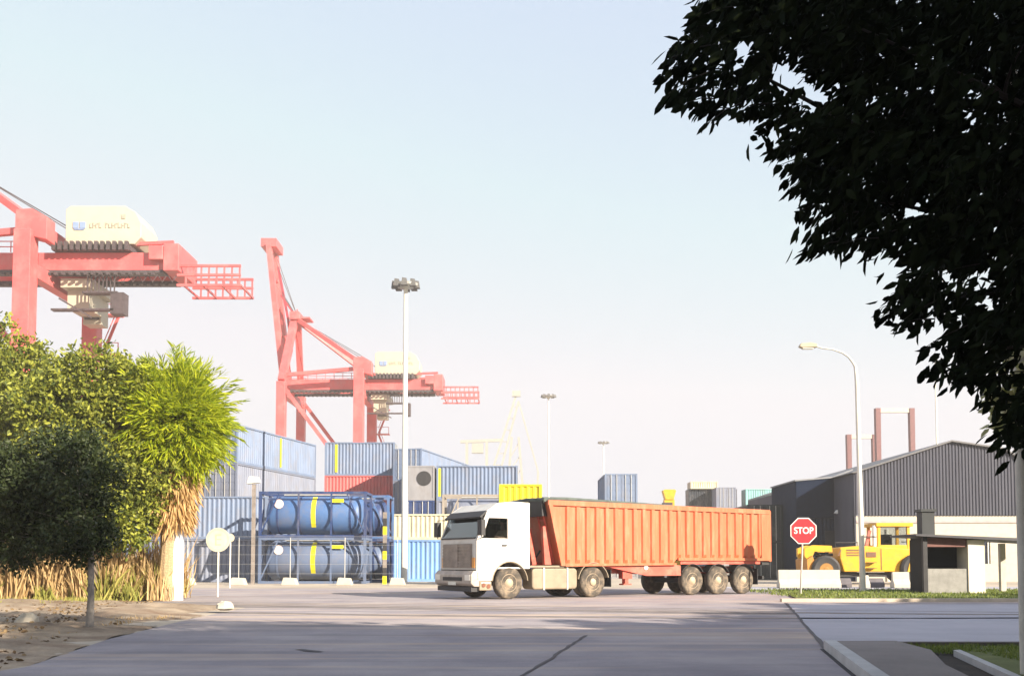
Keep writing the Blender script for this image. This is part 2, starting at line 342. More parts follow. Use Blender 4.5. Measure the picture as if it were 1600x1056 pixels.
# sandy verge on the left: a gently lumpy sheet
def verge():
    xs = np.linspace(-45, -3.3, 150); ys = np.linspace(2, 31, 110); vs_ = []; fs = []
    edge = [(2, -3.1), (6, -3.3), (10, -5.9)]+[(p.y, p.x) for p in (gnd(40, 1042), gnd(170, 998), gnd(300, 966), gnd(385, 949))]+[(30, -11.4)]
    edge.sort(); ey = [e[0] for e in edge]; ex = [e[1] for e in edge]
    from mathutils import noise
    for j, y in enumerate(ys):
        e = np.interp(y, ey, ex)+0.12*noise.noise(Vector((y*1.7, 3, 0)))
        for i in range(150):
            x = e-(i/149)**1.8*35
            h = 0.10*noise.noise(Vector((x*0.5, y*0.9, 0)))+0.05*noise.noise(Vector((x*2, y*3, 4)))+0.02*noise.noise(Vector((x*6, y*8, 9)))
            k = min(1, (e+0.35-x)/2.2); h = -0.03+0.25*h*(1-k)+(0.11+max(-0.05, h)*1.3)*k
            k2 = min(1, max(0, (31-y)/1.2)); vs_.append((x, y, 0.012+h*k2))
    for j in range(109):
        for i in range(149): a = j*150+i; fs.append((a, a+150, a+151, a+1))
    o = MB().add(vs_, fs).build("verge", GM_dirt, smooth=True); tag(o, kind='structure')
verge()

# ================================================================ SHIPPING CONTAINERS
def cpaint(name, c, dirt=(0.19, 0.17, 0.16)): return mat("container_"+name, c, 0.5, var=0.12, scale=1.2, dirt=dirt, damt=0.45, dscale=1.5, stretch=(1, 1, 0.5))
CP = dict(greyblue=cpaint("grey_blue", (0.149, 0.201, 0.31)), steel=cpaint("steel_blue", (0.103, 0.144, 0.241)), slate=cpaint("slate", (0.172, 0.196, 0.265)),
          blue=cpaint("bright_blue", (0.06, 0.135, 0.31)), dkblue=cpaint("dark_blue", (0.02, 0.045, 0.14)), pink=cpaint("faded_red", (0.552, 0.115, 0.115)),
          red=cpaint("red", (0.36, 0.05, 0.035)), cream=cpaint("cream", (0.55, 0.5, 0.36)), navy=cpaint("navy", (0.012, 0.019, 0.032)),
          teal=cpaint("dark_teal", (0.01, 0.022, 0.028)), yellow=cpaint("yellow", (0.72, 0.60, 0.015), (0.7, 0.5, 0.05)), grey=cpaint("grey", (0.253, 0.253, 0.27)),
          white=cpaint("white", (0.5, 0.5, 0.48)), paleteal=cpaint("pale_teal", (0.2, 0.42, 0.42)), tan=cpaint("tan", (0.287, 0.253, 0.218)))
cache = {}
def container(x, y, z, colr, label, L=6.06, H=2.59, rotz=0, group="shipping containers stacked in the port yard", stripe=None, fan=False):
    key = (colr, L, H, stripe, fan)
    if key in cache:
        t = copy_tree(cache[key]); t["label"] = label
        if group: t["group"] = group
    else:
        t = thing("shipping_container", (0, 0, 0), label, "container", group=group); cache[key] = t; W = 2.44; m = CP[colr]
        fr = MB()
        for a in (0, L-0.14):
            for b in (0, W-0.14): fr.box(a, a+0.14, b, b+0.14, 0, H)
        for b in (0.01, W-0.13):
            fr.box(0.14, L-0.14, b, b+0.12, 0.002, 0.16); fr.box(0.14, L-0.14, b, b+0.12, H-0.10, H-0.002)
        for a in (0.01, L-0.13):
            fr.box(a, a+0.12, 0.14, W-0.14, 0.002, 0.16); fr.box(a, a+0.12, 0.14, W-0.14, H-0.12, H-0.002)
        fr.build("frame", m, t)
        n = int((L-0.3)/0.28); pitch = (L-0.28)/n
        for side in (0, 1):
            vs_ = []; z0, z1 = 0.16, H-0.10
            for i in range(n):
                x0 = 0.14+i*pitch
                for dx, dd in ((0, 0.05), (0.26, 0.05), (0.5, 0.10), (0.76, 0.10)):
                    yy = dd if side == 0 else W-dd; vs_ += [(x0+dx*pitch, yy, z0), (x0+dx*pitch, yy, z1)]
            yy = 0.05 if side == 0 else W-0.05; vs_ += [(L-0.14, yy, z0), (L-0.14, yy, z1)]
            k = len(vs_)//2; wl = MB().add(vs_, [(2*i, 2*i+2, 2*i+3, 2*i+1) for i in range(k-1)])
            wl.build("side_wall", m, t, fix=False)
            if side == 0 and stripe:
                MB().box(stripe, stripe+0.22, 0.022, 0.045, 0.3, H-0.2).build("stripe", M_byellow, t)
        MB().box(0.1, L-0.1, 0.1, W-0.1, H-0.06, H-0.03).build("roof", m, t)
        MB().box(0.1, L-0.1, 0.1, W-0.1, 0.05, 0.12).build("floor", M_black, t)
        for e in (0, 1):
            X0 = 0.04 if e == 0 else L-0.08
            if fan and e == 0:
                MB().box(X0, X0+0.04, 0.14, W-0.14, 0.16, H-0.12).build("end_wall", m, t)
                MB().lathe([(0.55, -0.03), (0.55, 0.0)], (X0, 0.8, H-0.95), 'x').build("fan", M_black, t); continue
            for h in (0, 1):
                d = MB(); ya = 0.15+h*(W/2-0.14); yb = ya+W/2-0.16; d.box(X0, X0+0.04, ya, yb, 0.17, H-0.13)
                for q in range(4): 
                    zz = 0.3+q*(H-0.5)/4; d.box(X0-0.015, X0+0.055, ya+0.05, yb-0.05, zz, zz+(H-0.5)/4-0.12)
                dd = d.build("door", m, t); lb = MB()
                for q in (0.3, 0.7): lb.tube([(X0+(-0.06 if e == 0 else 0.1), ya+(yb-ya)*q, 0.1), (X0+(-0.06 if e == 0 else 0.1), ya+(yb-ya)*q, H-0.08)], 0.022, 6)
                lb.build("locking_bar", M_steel, dd)
    t.location = (x, y, z); t.rotation_euler.z = rotz
    return t
def tank_container(x, y, z, tank, frame, label, rotz=0, L=6.06, H=2.59, group="tank containers stacked in the port yard", deco=True):
    key = ("tank", tank, frame, L, deco)
    if key in cache: t = copy_tree(cache[key]); t["label"] = label; t["group"] = group
    else:
        t = thing("tank_container", (0, 0, 0), label, "tank container", group=group); cache[key] = t; W = 2.44
        fr = MB()
        for a in (0, L-0.15):
            for b in (0, W-0.15): fr.box(a, a+0.15, b, b+0.15, 0, H)
        for b in (0.01, W-0.14):
            for zz in (0.002, H-0.142): fr.box(0.15, L-0.15, b, b+0.13, zz, zz+0.14)
        for a in (0.01, L-0.14):
            for zz in (0.002, H-0.142): fr.box(a, a+0.13, 0.15, W-0.15, zz, zz+0.14)
        for b in (0.07, W-0.09):
            fr.bar((0.15, b, 0.3), (1.1, b, H-0.15), 0.07); fr.bar((L-0.15, b, 0.3), (L-1.1, b, H-0.15), 0.07)
        for a in (0.07, L-0.09):
            fr.bar((a, 0.15, 0.15), (a, 0.8, H*0.62), 0.08); fr.bar((a, W-0.15, 0.15), (a, W-0.8, H*0.62), 0.08)
        for xx in (L*0.36, L*0.665): fr.box(xx, xx+0.09, 0.004, 0.10, 0.145, H-0.145); 
        fr.build("frame", CP[frame], t)
        tk = MB(); r = 1.09; c = (0, W/2, H/2)
        tk.lathe([(0.1, 0.22), (0.55, 0.26), (0.9, 0.38), (1.03, 0.5), (r, 0.62), (r, L-0.62), (1.03, L-0.5), (0.9, L-0.38), (0.55, L-0.26), (0.1, L-0.22)], c, 'x', 40)
        tko = tk.build("tank", CP[tank], t, smooth=True)
        bd = MB()
        for xx in (0.95, L*0.36, L*0.665, L-1.0): bd.lathe([(r+0.025, xx), (r+0.025, xx+0.1)], c, 'x', 40)
        bd.build("band", CP[frame], tko)
        MB().box(1.2, L-1.2, W/2-0.25, W/2+0.25, H-0.17, H-0.10).build("walkway", M_steel, t)
        if deco:
            yb = MB()
            for i in range(8):
                a0 = math.pi*(0.62+0.076*i); a1 = math.pi*(0.62+0.076*(i+1))
                p = [(L*0.48+dx, W/2+(r+0.01)*math.cos(a), H/2+(r+0.01)*math.sin(a)) for a in (a0, a1) for dx in (0, 0.26)]
                yb.add(p, [(0, 1, 3, 2)])
            yb.build("stripe", M_byellow, tko, fix=False)
            MB().lathe([(0.26, -0.02), (0.26, 0.0)], (1.1, 0.16, H-0.7), 'y', 20).build("round_label", mat("pale_label", (0.75, 0.55, 0.5), 0.6), t)
            MB().box(L-2.0, L-1.3, 0.15, 0.17, H-0.62, H-0.42).build("plate", M_byellow, t)
    t.location = (x, y, z); t.rotation_euler.z = rotz; return t
def X(px, Y): return (px-800)/FPX*Y*1.003
# blue tanks
tx = X(405, 56)
tank_container(tx, 56, 0, "steel", "steel", "dull blue tank container with yellow stripe, on the ground under the brighter blue one")
tank_container(tx, 56, 2.60, "blue", "dkblue", "bright blue tank container with yellow centre stripe on top of the front pair")
tank_container(tx+0.9, 59.2, 0, "steel", "dkblue", "blue tank container on the ground right behind the front pair", deco=False)
tank_container(tx+0.9, 59.2, 2.60, "dkblue", "blue", "blue tank container on top, right behind the front pair", deco=False)
tank_container(X(688, 62), 63.6, 2.95, "slate", "tan", "grey tank container raised above the truck cab's windscreen", deco=False)
container(X(688, 62), 63.6, 0, "slate", "grey container under the raised grey tank behind the truck cab", H=2.9)
# left wall, long sides to the road
xa = X(262, 60)
container(xa-0.2, 60.3, 0, "slate", "grey blue container on the ground behind the round white sign")
container(xa-0.1, 60.3, 2.6, "greyblue", "grey blue container second up behind the round white sign")
container(xa-6.5, 60.3, 0, "steel", "blue container on the ground behind the palm trunk")
container(xa-6.4, 60.3, 2.6, "steel", "blue container second up behind the palm crown")
container(xa-12.9, 60.3, 0, "slate", "grey container on the ground behind the left trees")
# receding tall stack
th = math.atan2(13, 3.2)
for i, c in enumerate(["slate", "greyblue", "slate", "greyblue"]):
    lv = ["on the ground", "second", "third", "topmost"][i]
    container(-18.3, 66, 2.6*i, c, f"long grey blue container {lv} in the tall left stack beside the palm crown", L=12.19, rotz=th, stripe=(6.2 if i == 3 else None))
    container(-18.3-2.6*math.sin(th), 66+2.6*math.cos(th), 2.6*i, c, f"long grey blue container {lv} in the stack left of the tall left stack", L=12.19, rotz=th)
for i, c in enumerate(["steel", "slate", "steel", "greyblue"]):
    lv = ["on the ground", "second", "third", "topmost"][i]
    container(X(507, 86), 86, 2.9*i, ["steel", "red", "pink", "greyblue"][i], [f"blue container at the foot of the stack behind the tank containers", "red container second up behind the tank containers",
        "faded pink red container under the topmost grey blue one", "grey blue container on top of the pink red one"][i], H=2.9, stripe=(0.9 if i == 3 else None))
for r_ in range(2):
    for i in range(4):
        lv = ["on the ground", "second", "third", "topmost"][i]
        container(-7.3+r_*2.8, 80+r_*12.0, 2.6*i, ["slate", "steel", "slate", "greyblue"][i], f"long hazy grey blue container {lv} in the {'nearer' if r_ == 0 else 'farther'} stack behind the light mast", L=12.19, rotz=math.atan2(12, 2.8))
for i in range(3):
    container(X(682, 74), 74, [0, 2.9, 5.8][i], ["grey", "slate", "greyblue"][i], ["grey container at the foot of the stack behind the cab", "slate container second up in the stack behind the cab",
        "grey blue container with yellow stripe on top of the stack behind the cab"][i], H=2.9 if i < 2 else 2.591, stripe=(0.1 if i == 2 else None))
    container(X(679, 74), 74, [0, 2.9, 5.8][i], ["grey", "dkblue", "grey"][i], ["grey container on the ground right of the light mast", "dark blue container end above the cream one",
        "grey refrigerated container with round dark fan right of the light mast"][i], H=2.9 if i < 2 else 2.592, rotz=math.pi/2, fan=(i == 2))
CP["litblue"] = cpaint("sunlit_blue", (0.17, 0.33, 0.62))  # blue lightened to look sunlit where the yellow container's shadow falls
container(X(612, 62), 62, 0, "litblue", "bright blue container on the ground left of the truck's grille", H=2.591)
container(X(612, 62), 62, 2.6, "cream", "low cream container on top of the bright blue one", L=6.0, H=1.6)
container(X(778, 51)+2.44, 51, 0, "dkblue", "dark blue container under the bright yellow one behind the cab", rotz=math.pi/2, H=2.592)
container(X(780, 51), 51, 2.6, "yellow", "bright yellow container showing above the white cab roof", L=2.2, H=2.6)
for i in range(3):
    container(X(996, 74), 74, 2.6*i, ["grey", "slate", "greyblue"][i], f"grey blue container end {['on the ground', 'second up', 'on top'][i]} in the stack rising behind the orange trailer", rotz=math.pi/2)
for i in range(2):
    container(X(1222, 69), 69, 2.6*i, "teal", f"dark teal container {['on the ground', 'on top'][i]} behind the trailer's tail", rotz=math.pi/2)
# far background rows (hazy)
far = [(1000, 0, "slate", 1), (1000, 1, "red", 1), (1000, 2, "pink", 1), (1076, 0, "steel", 1), (1076, 1, "navy", 1), (1076, 2, "dkblue", 1), (1076, 3, "navy", 1),
       (1116, 0, "grey", 0), (1116, 1, "pink", 0), (1116, 2, "grey", 0), (1116, 3, "slate", 0), (1165, 0, "slate", 1), (1165, 1, "pink", 1), (1165, 2, "greyblue", 1), (1165, 3, "paleteal", 1)]
nm = {1000: "left end behind the yellow machine", 1076: "dark stack behind the trailer", 1116: "narrow end stack", 1165: "right end above the trailer's tail"}
for px, lv, c, k in far:
    l = f"{['ground level', 'second', 'third', 'topmost'][lv]} {c.replace('paleteal', 'pale teal')} container in the far row, {nm[px]}"
    if k: container(X(px, 125), 125, 2.6*lv, c, l, group="far containers behind the trailer")
    else: container(X(px+34, 122), 122, 2.6*lv, c, l, rotz=math.pi/2, group="far containers behind the trailer")
container(X(1078, 124)+0.2, 124.6, 10.4, "cream", "low cream container on top of the far dark stack", L=3.4, H=0.9, group="far containers behind the trailer")

# ================================================================ CRANES
def crane(ox, oy, label, text=True):
    t = thing("gantry_crane", (ox, oy, 0), label, "crane", group="red ship to shore cranes on the quay")
    G = 11.7; V = 14.0
    for x in (0, G):
        for y in (0, V):
            m = MB(); tk = 1.35 if x == 0 else 1.5
            top = 27.2 if x == 0 else 29.0
            m.box(x-tk/2, x+tk/2, y-tk/2, y+tk/2, 1.4, top); m.build("leg", M_crane, t, bevel=0.05)
            b = MB(); b.box(x-2.2, x+2.2, y-0.6, y+0.6, 0.7, 1.4)
            for q in (-1.7, -0.6, 0.6, 1.7): b.lathe([(0.35, -0.25), (0.35, 0.25)], (x+q, y, 0.36), 'y', 14)
            b.build("bogie", M_cranedk, t)
    m = MB()
    for y in (0, V): m.box(0.8, G-0.85, y-0.5, y+0.5, 10.5, 11.7)
    for x in (0, G): m.box(x-0.5, x+0.5, 0.8, V-0.8, 10.6, 11.8)
    for x in (0.0, G): m.box(x-0.52, x+0.52, 0.8, V-0.8, 25.2, 26.4)
    build_each(m, "portal_beam", M_crane, t)
    for y in (0, V): MB().bar((0.6, y, 26.0), (G-0.5, y, 13.0), 0.55).build("brace", M_crane, t)
    # twin girders
    for y in (4.0, 7.6):
        g = MB(); g.box(-1.0, G+10.95, y-0.45, y+0.45, 26.6, 28.2); g.build("girder", M_crane, t)
        d = MB(); d.box(0.5, G+10.9, y-0.6, y+0.6, 26.3, 26.57)
        for q in range(32): d.box(0.5+q*0.68, 0.75+q*0.68, y-0.9, y-0.5, 26.05, 26.28)
        d.build("rail", M_cranedk, t)
    e = MB(); e.box(G+11.0, G+12.4, 3.0, 8.4, 26.4, 28.9); e.box(G+9.7, G+10.98, 2.9, 8.5, 27.4, 28.7)
    e.build("end_block", M_crane, t, bevel=0.05)
    hb = MB(); hb.bar((G+7.4, 4.0, 29.1), (G+11.6, 4.0, 29.3), 0.3); hb.bar((G+7.4, 8, 29.1), (G+11.6, 8, 29.3), 0.3); build_each(hb, "handrail", M_crane, t)
    # walkway cage beyond the end
    wk = MB(); x0, x1 = G+12.7, G+17.9
    for y in (3.6, 8.0):
        for zz in (25.2, 26.15, 27.0): wk.bar((x0-0.6, y, zz), (x1, y, zz), 0.22)
        for q in range(8): xx = x0+0.2+q*(x1-x0-0.3)/7; wk.bar((xx, y, 25.2), (xx, y, 27.0), 0.14)
    for q in range(4): xx = x0+q*(x1-x0)/3; wk.bar((xx, 3.6, 25.2), (xx, 8.0, 25.2), 0.16)
    wk.build("walkway", M_crane, t)
    # dark machinery deck under the house
    dk = MB(); dk.box(G+0.9, G+8.0, 3.0, 8.0, 28.25, 28.7)
    for q in range(13): dk.box(G+1.0+q*0.55, G+1.3+q*0.55, 2.6, 3.0, 28.2, 29.0)
    dk.build("deck", M_cranedk, t)
    hs = MB(); hs.prism([(G+1.9, 28.95), (G+8.2, 28.95), (G+8.8, 29.6), (G+8.8, 30.9), (G+8.3, 31.9), (G+7.3, 32.5), (G+2.3, 32.5), (G+1.9, 32.2)], 3.4, 7.6, axis='y')
    h = hs.build("machine_house", M_cream, t, bevel=0.06)
    lg = MB()
    for i in range(2): lg.box(G+2.6+0.62*i, G+3.1+0.62*i, 3.33, 3.38, 30.4, 31.0)
    lg.box(G+2.7, G+3.6, 3.33, 3.38, 30.25, 30.36); lg.build("logo", mat("logo_blue", (0.2, 0.28, 0.46), 0.5), h)
    tx_ = MB(); k = 0
    for q in range(13):
        if q == 4: continue
        xa_ = G+4.1+q*0.29; tx_.box(xa_, xa_+0.07, 3.34, 3.38, 30.45, 30.85+0.08*(q % 2)); tx_.box(xa_+0.075, xa_+0.2, 3.34, 3.38, 30.45+0.17*(q % 3), 30.53+0.17*(q % 3))
    tx_.box(G+7.0, G+7.35, 3.34, 3.38, 31.3, 31.7)
    tx_.build("lettering", mat("faded_lettering", (0.33, 0.31, 0.25), 0.6), h)
    # landside head, waterside A frame, apex
    for y in (0.6, V-0.6):
        hd = MB(); hd.prism([(G-0.9, 28.9), (G+1.9, 28.2), (G+1.9, 30.2), (G+0.5, 31.0), (G-0.9, 30.9)], y-0.8, y+0.8, axis='y'); hd.build("mast_head", M_crane, t, bevel=0.05)
    hx = MB(); hx.box(G-0.4, G+0.6, 1.5, V-1.5, 29.4, 30.4); hx.build("head_beam", M_crane, t)
    ap = 39.4
    for y, ya in ((0, V/2-1.2), (V, V/2+1.2)):
        MB().bar((0, y, 27.3), (0.6, ya, ap), 1.0, m=None).build("tower_leg", M_crane, t)
    aa = MB(); aa.box(0.0, 1.5, V/2-2.4, V/2+2.4, ap-0.3, ap+0.9); aa.box(1.5, 3.0, V/2-1.5, V/2+1.5, ap+0.0, ap+0.25)
    aa.tube([(0.7, V/2, ap+0.9), (0.7, V/2, ap+1.8)], 0.12, 6); aa.build("apex_platform", M_crane, t)
    for y, ya in ((0.8, V/2-1.5), (V-0.8, V/2+1.5)):
        MB().bar((1.0, ya, ap-0.1), (G-0.2, y, 30.4), 0.6).build("backstay", M_crane, t)
    tb = MB(); tb.bar((0.2, 1, 28.4), (G-0.8, 0.8, 29.3), 0.55); tb.bar((0.2, V-1, 28.4), (G-0.8, V-0.8, 29.3), 0.55); build_each(tb, "tie_beam", M_crane, t)
    # raised boom
    for y in (4.9, 9.1):
        MB().bar((-0.8, y, 27.4), (-3.4, y, 51.0), 0.75, 1.3, up=(0, 1, 0)).build("boom", M_crane, t)
    bx = MB()
    for q in range(6):
        f = q/5; x = -0.8-2.6*f; z = 28+22.6*f; bx.bar((x, 4.9, z), (x, 9.1, z), 0.4)
    bx.box(-4.6, -2.2, 4.6, 9.4, 50.6, 51.9); build_each(bx, "boom_crosspiece", M_crane, t)
    bl = MB()
    bl.bar((-1.9, 7, 43.5), (0.6, 7, 39.9), 0.3); bl.bar((-2.4, 7, 48), (-0.7, 7, 39.5), 0.35); bl.bar((-0.7, 7, 39.5), (-0.1, 7, 33.5), 0.35); bl.bar((-0.1, 7, 33.5), (-1.2, 7, 28.5), 0.35)
    bl.build("forestay", mat("dark_red_paint", (0.30, 0.03, 0.05), 0.5), t)
    # trolley with cabin, stairs
    tr = MB(); tr.box(G+1.2, G+4.0, 4.2, 9.8, 25.2, 26.0); tr.box(G+1.5, G+3.5, 5, 8, 23.5, 25.2); tr.build("trolley", M_cream, t)
    cb = MB(); cb.box(G+1.6, G+3.3, 8.2, 9.9, 22.9, 25.15); c_ = cb.build("operator_cabin", M_cream, t); MB().box(G+1.75, G+3.15, 8.12, 8.18, 23.3, 24.5).build("window", M_cranedk, c_)
    st = MB()
    for lv in range(6):
        z0 = 3.0+lv*3.7; a, b = (G+1.1, G+2.6) if lv % 2 else (G+2.6, G+1.1)
        st.bar((a, V+0.2, z0), (b, V+0.2, z0+3.5), 0.12, 0.3); st.bar((a, V+0.2, z0+1), (b, V+0.2, z0+4.5), 0.08); st.box(G+0.8, G+2.9, V-0.4, V+0.9, z0+3.5, z0+3.62)
        st.bar((G+2.8, V-0.3, z0+3.6), (G+2.8, V-0.3, z0+4.6), 0.08); st.bar((G+0.9, V-0.3, z0+4.6), (G+2.8, V-0.3, z0+4.6), 0.07)
    st.build("staircase", M_crane, t)
    cbl = MB()
    for y in (5.0, 8.8):
        cbl.tube([(0.9, 7, 39.6), (-2.2, y, 44.5)], 0.05, 4); cbl.tube([(0.9, 7, 39.6), (-3.2, y, 50.6)], 0.05, 4); cbl.tube([(0.9, 7, 39.6), (G+1.2, y, 31.2)], 0.05, 4)
    cbl.build("hoist_cables", M_cranedk, t)
    rlg = MB()
    for y in (3.4, 8.2):
        for zz in (28.7, 29.2): rlg.tube([(-0.8, y, zz), (G-0.9, y, zz)], 0.05, 4)
        for q in range(9): rlg.tube([(-0.8+q*1.35, y, 28.2), (-0.8+q*1.35, y, 29.2)], 0.05, 4)
    rlg.build("girder_railing", M_crane, t)
    lad = MB()
    for q in range(8): lad.bar((G+3.9+q*0.35, 3.7, 24.6), (G+3.9+q*0.35, 3.7, 26.3), 0.1)
    lad.box(G+0.8, G+6.5, 3.2, 3.9, 23.0, 23.15); lad.box(G+3.6, G+6.8, 3.2, 4.2, 24.45, 24.6); lad.bar((G+1.5, 3.3, 24), (G+4.5, 3.3, 22.4), 0.14); lad.box(G+6.2, G+7.4, 3.2, 4.4, 22.7, 24.5)
    for q in range(9): lad.tube([(G+4+q*0.9, 3.6, 26.2), (G+4.45+q*0.9, 3.6, 25.5), (G+4.9+q*0.9, 3.6, 26.2)], 0.05, 5)
    lad.build("festoon_and_platform", M_cranedk, t)
    for ch in t.children_recursive:
        for v in ch.data.vertices: v.co.z += float(np.interp(v.co.z, [12, 25, 33.5, 38], [0, 1.2, 1.2, 0]))
    return t
c1n = at(40, 400, 86); crane(c1n.x-11.7, 86, "near red quay crane with cream machine house, standing over the left trees")
c2n = at(440, 600, 149); crane(c2n.x, 149, "whole red quay crane with raised boom behind the container stacks, farther of the two")

# far pale crane, lattice
def lattice_crane():
    M_cream = mat("faint_cream_steel", (0.30, 0.30, 0.27), 0.6)
    b = at(805, 800, 260); t = thing("harbour_crane", (b.x, 260, 0), "faint pale slender harbour crane in the haze above the truck cab", "crane")
    m = MB()
    zt = at(805, 616, 260).z
    for a in ((-3, 0), (3, 0)): m.bar((a[0]*1.2, 0, 0), (a[0]*0.3, 0, zt*0.75), 0.6)
    for q in range(9): z = q*zt*0.08; m.bar((-3+q*0.25, 0, z), (3-q*0.25, 0, z+zt*0.08), 0.25)
    m.build("tower", M_cream, t)
    j = MB(); tipx = -0.5; j.bar((-7.5, 0, zt*0.45), (0.3, 0, zt), 0.5); j.bar((-5.5, 0, zt*0.42), (0.9, 0, zt*0.96), 0.5)
    for q in range(8): f = q/8; j.bar((-7.5+7.8*f, 0, zt*(0.45+0.55*f)), (-5.5+6.4*(f+0.06), 0, zt*(0.42+0.54*(f+0.06))), 0.2)
    j.box(-0.8, 1.4, -0.6, 0.6, zt-0.6, zt+0.9); j.build("jib", M_cream, t)
    k = MB(); k.bar((1, 0, zt*0.95), (6, 0, zt*0.55), 0.35); k.bar((6, 0, zt*0.55), (5, 0, 0), 0.5); k.build("back_mast", M_cream, t)
    for sx, w_, lab in ((745, 22, "small faint pale crane portal left of the slender harbour crane"),):
        q = at(sx, 700, 300); t2 = thing("harbour_crane", (q.x, 300, 0), lab, "crane"); z = at(sx, 690, 300).z; m = MB()
        for xx in (-3, 3): m.bar((xx, 0, 0), (xx, 0, z), 0.8)
        m.bar((-5, 0, z), (8, 0, z+0.5), 0.9); m.build("portal", M_cream, t2); MB().box(-1.5, 2, -1, 1, z-3.5, z-0.5).build("cabin", M_cream, t2)
lattice_crane()
def portal(pxl, pxr, pyt, Y, label):
    a = at(pxl, pyt, Y); b = at(pxr, pyt, Y); t = thing("portal_crane", ((a.x+b.x)/2, Y, 0), label, "crane", group="maroon portal cranes behind the warehouse"); w_ = (b.x-a.x)/2
    mm = mat("maroon_steel", (0.15, 0.06, 0.065), 0.6)
    for s_ in (-1, 1): MB().prism([(s_*w_-0.3, 0), (s_*w_+0.2, 0), (s_*w_+0.32, a.z), (s_*w_-0.38, a.z)], -0.4, 0.4).build("leg", mm, t)
    MB().box(-w_, w_, -0.3, 0.3, a.z-0.6, a.z-0.02).build("crossbeam", mat("pale_beam", (0.55, 0.42, 0.36), 0.6), t)
portal(1371, 1424, 638, 140, "maroon legged portal frame rising behind the warehouse roof, right of the street lamp")
portal(1326, 1366, 679, 150, "lower maroon portal frame behind the warehouse's left roof edge")

# ================================================================ MASTS AND LAMPS
def light_mast(px, py, Y, wpx, label, rad, gr="tall yard light masts"):
    p = at(px, py, Y); t = thing("light_mast", (p.x, Y, 0), label, "light mast", group=gr)
    MB().tube([(0, 0, 0), (0, 0, p.z-0.4)], [rad, rad*0.62], 12).build("pole", M_pale, t, smooth=True)
    w_ = wpx*Y/FPX/2; h = MB(); h.lathe([(w_*0.25, -0.25), (w_*0.9, -0.12), (w_*0.95, 0.02), (w_*0.3, 0.12)], (0, 0, p.z-0.2), 'z', 16); h.build("head_frame", M_steel, t)
    for q in range(8):
        a = q*math.pi/4; l = MB(); x, y = math.cos(a)*w_*0.8, math.sin(a)*w_*0.8; s_ = w_*0.22
        l.prism([(x-s_, p.z-0.42), (x+s_, p.z-0.42), (x+s_*0.7, p.z-0.02), (x-s_*0.7, p.z+0.02)], y-s_, y+s_); l.build("floodlight", mat("lamp_housing", (0.12, 0.12, 0.12), 0.5), t)
light_mast(634, 440, 60, 44, "tall cream light mast with ring of floodlights behind the blue tanks", 0.2)
light_mast(857, 617, 170, 24, "distant light mast above the front of the trailer", 0.2)
light_mast(943, 690, 230, 18, "farthest faint light mast above the middle of the trailer", 0.2)
light_mast(1461, 560, 120, 8, "thin pale mast rising behind the warehouse roof ridge", 0.14)
def street_lamp():
    b = gnd(1348, 925); Y = b.y; t = thing("street_lamp", (b.x, Y, 0), "grey street lamp with long curved arm beside the yellow loader", "street lamp")
    top = at(1338, 565, Y); head = at(1272, 541, Y); s_ = Y/FPX
    pts = [(0, 0, 0), (0, 0, 1.2), (top.x-b.x, 0, top.z-0.8), (top.x-b.x-0.05, 0, top.z-0.2)]
    for f in (0.15, 0.35, 0.55, 0.8, 1.0):
        a = f*math.pi/2; pts.append((top.x-b.x-0.1-1.15*(1-math.cos(a))-0.1*f, 0, top.z-0.2+0.75*math.sin(a)))
    pts.append((head.x-b.x, 0, head.z+0.03))
    MB().tube(pts, [0.13, 0.11, 0.08, 0.06, 0.05, 0.045, 0.045, 0.04, 0.04, 0.04], 12).build("pole", M_pale, t, smooth=True)
    MB().box(-0.16, 0.16, -0.16, 0.16, 0, 0.06).build("base_plate", M_steel, t)
    hd = MB(); x = head.x-b.x; hd.prism([(x+0.1, head.z-0.05), (x+0.1, head.z+0.08), (x-0.15, head.z+0.14), (x-0.55, head.z+0.1), (x-0.62, head.z-0.02), (x-0.5, head.z-0.08)], -0.13, 0.13)
    h = hd.build("lamp_head", mat("lamp_housing_beige", (0.42, 0.36, 0.26), 0.5), t, bevel=0.02); MB().box(x-0.48, x-0.05, -0.1, 0.1, head.z-0.115, head.z-0.082).build("diffuser", M_pale, h)
street_lamp()
def edge_pole():
    b = gnd(1606, 1062); t = thing("concrete_pole", (b.x, b.y, 0), "pale concrete utility pole at the right edge of the picture", "pole")
    MB().tube([(0, 0, -0.1), (0, 0, 7.5)], [0.07, 0.055], 14).build("shaft", M_conc, t, smooth=True)
    f = MB()
    for z in (2.35, 3.0): f.lathe([(0.076, z), (0.076, z+0.05)], (0, 0, 0), 'z', 14)
    f.build("band", M_steel, t)
edge_pole()

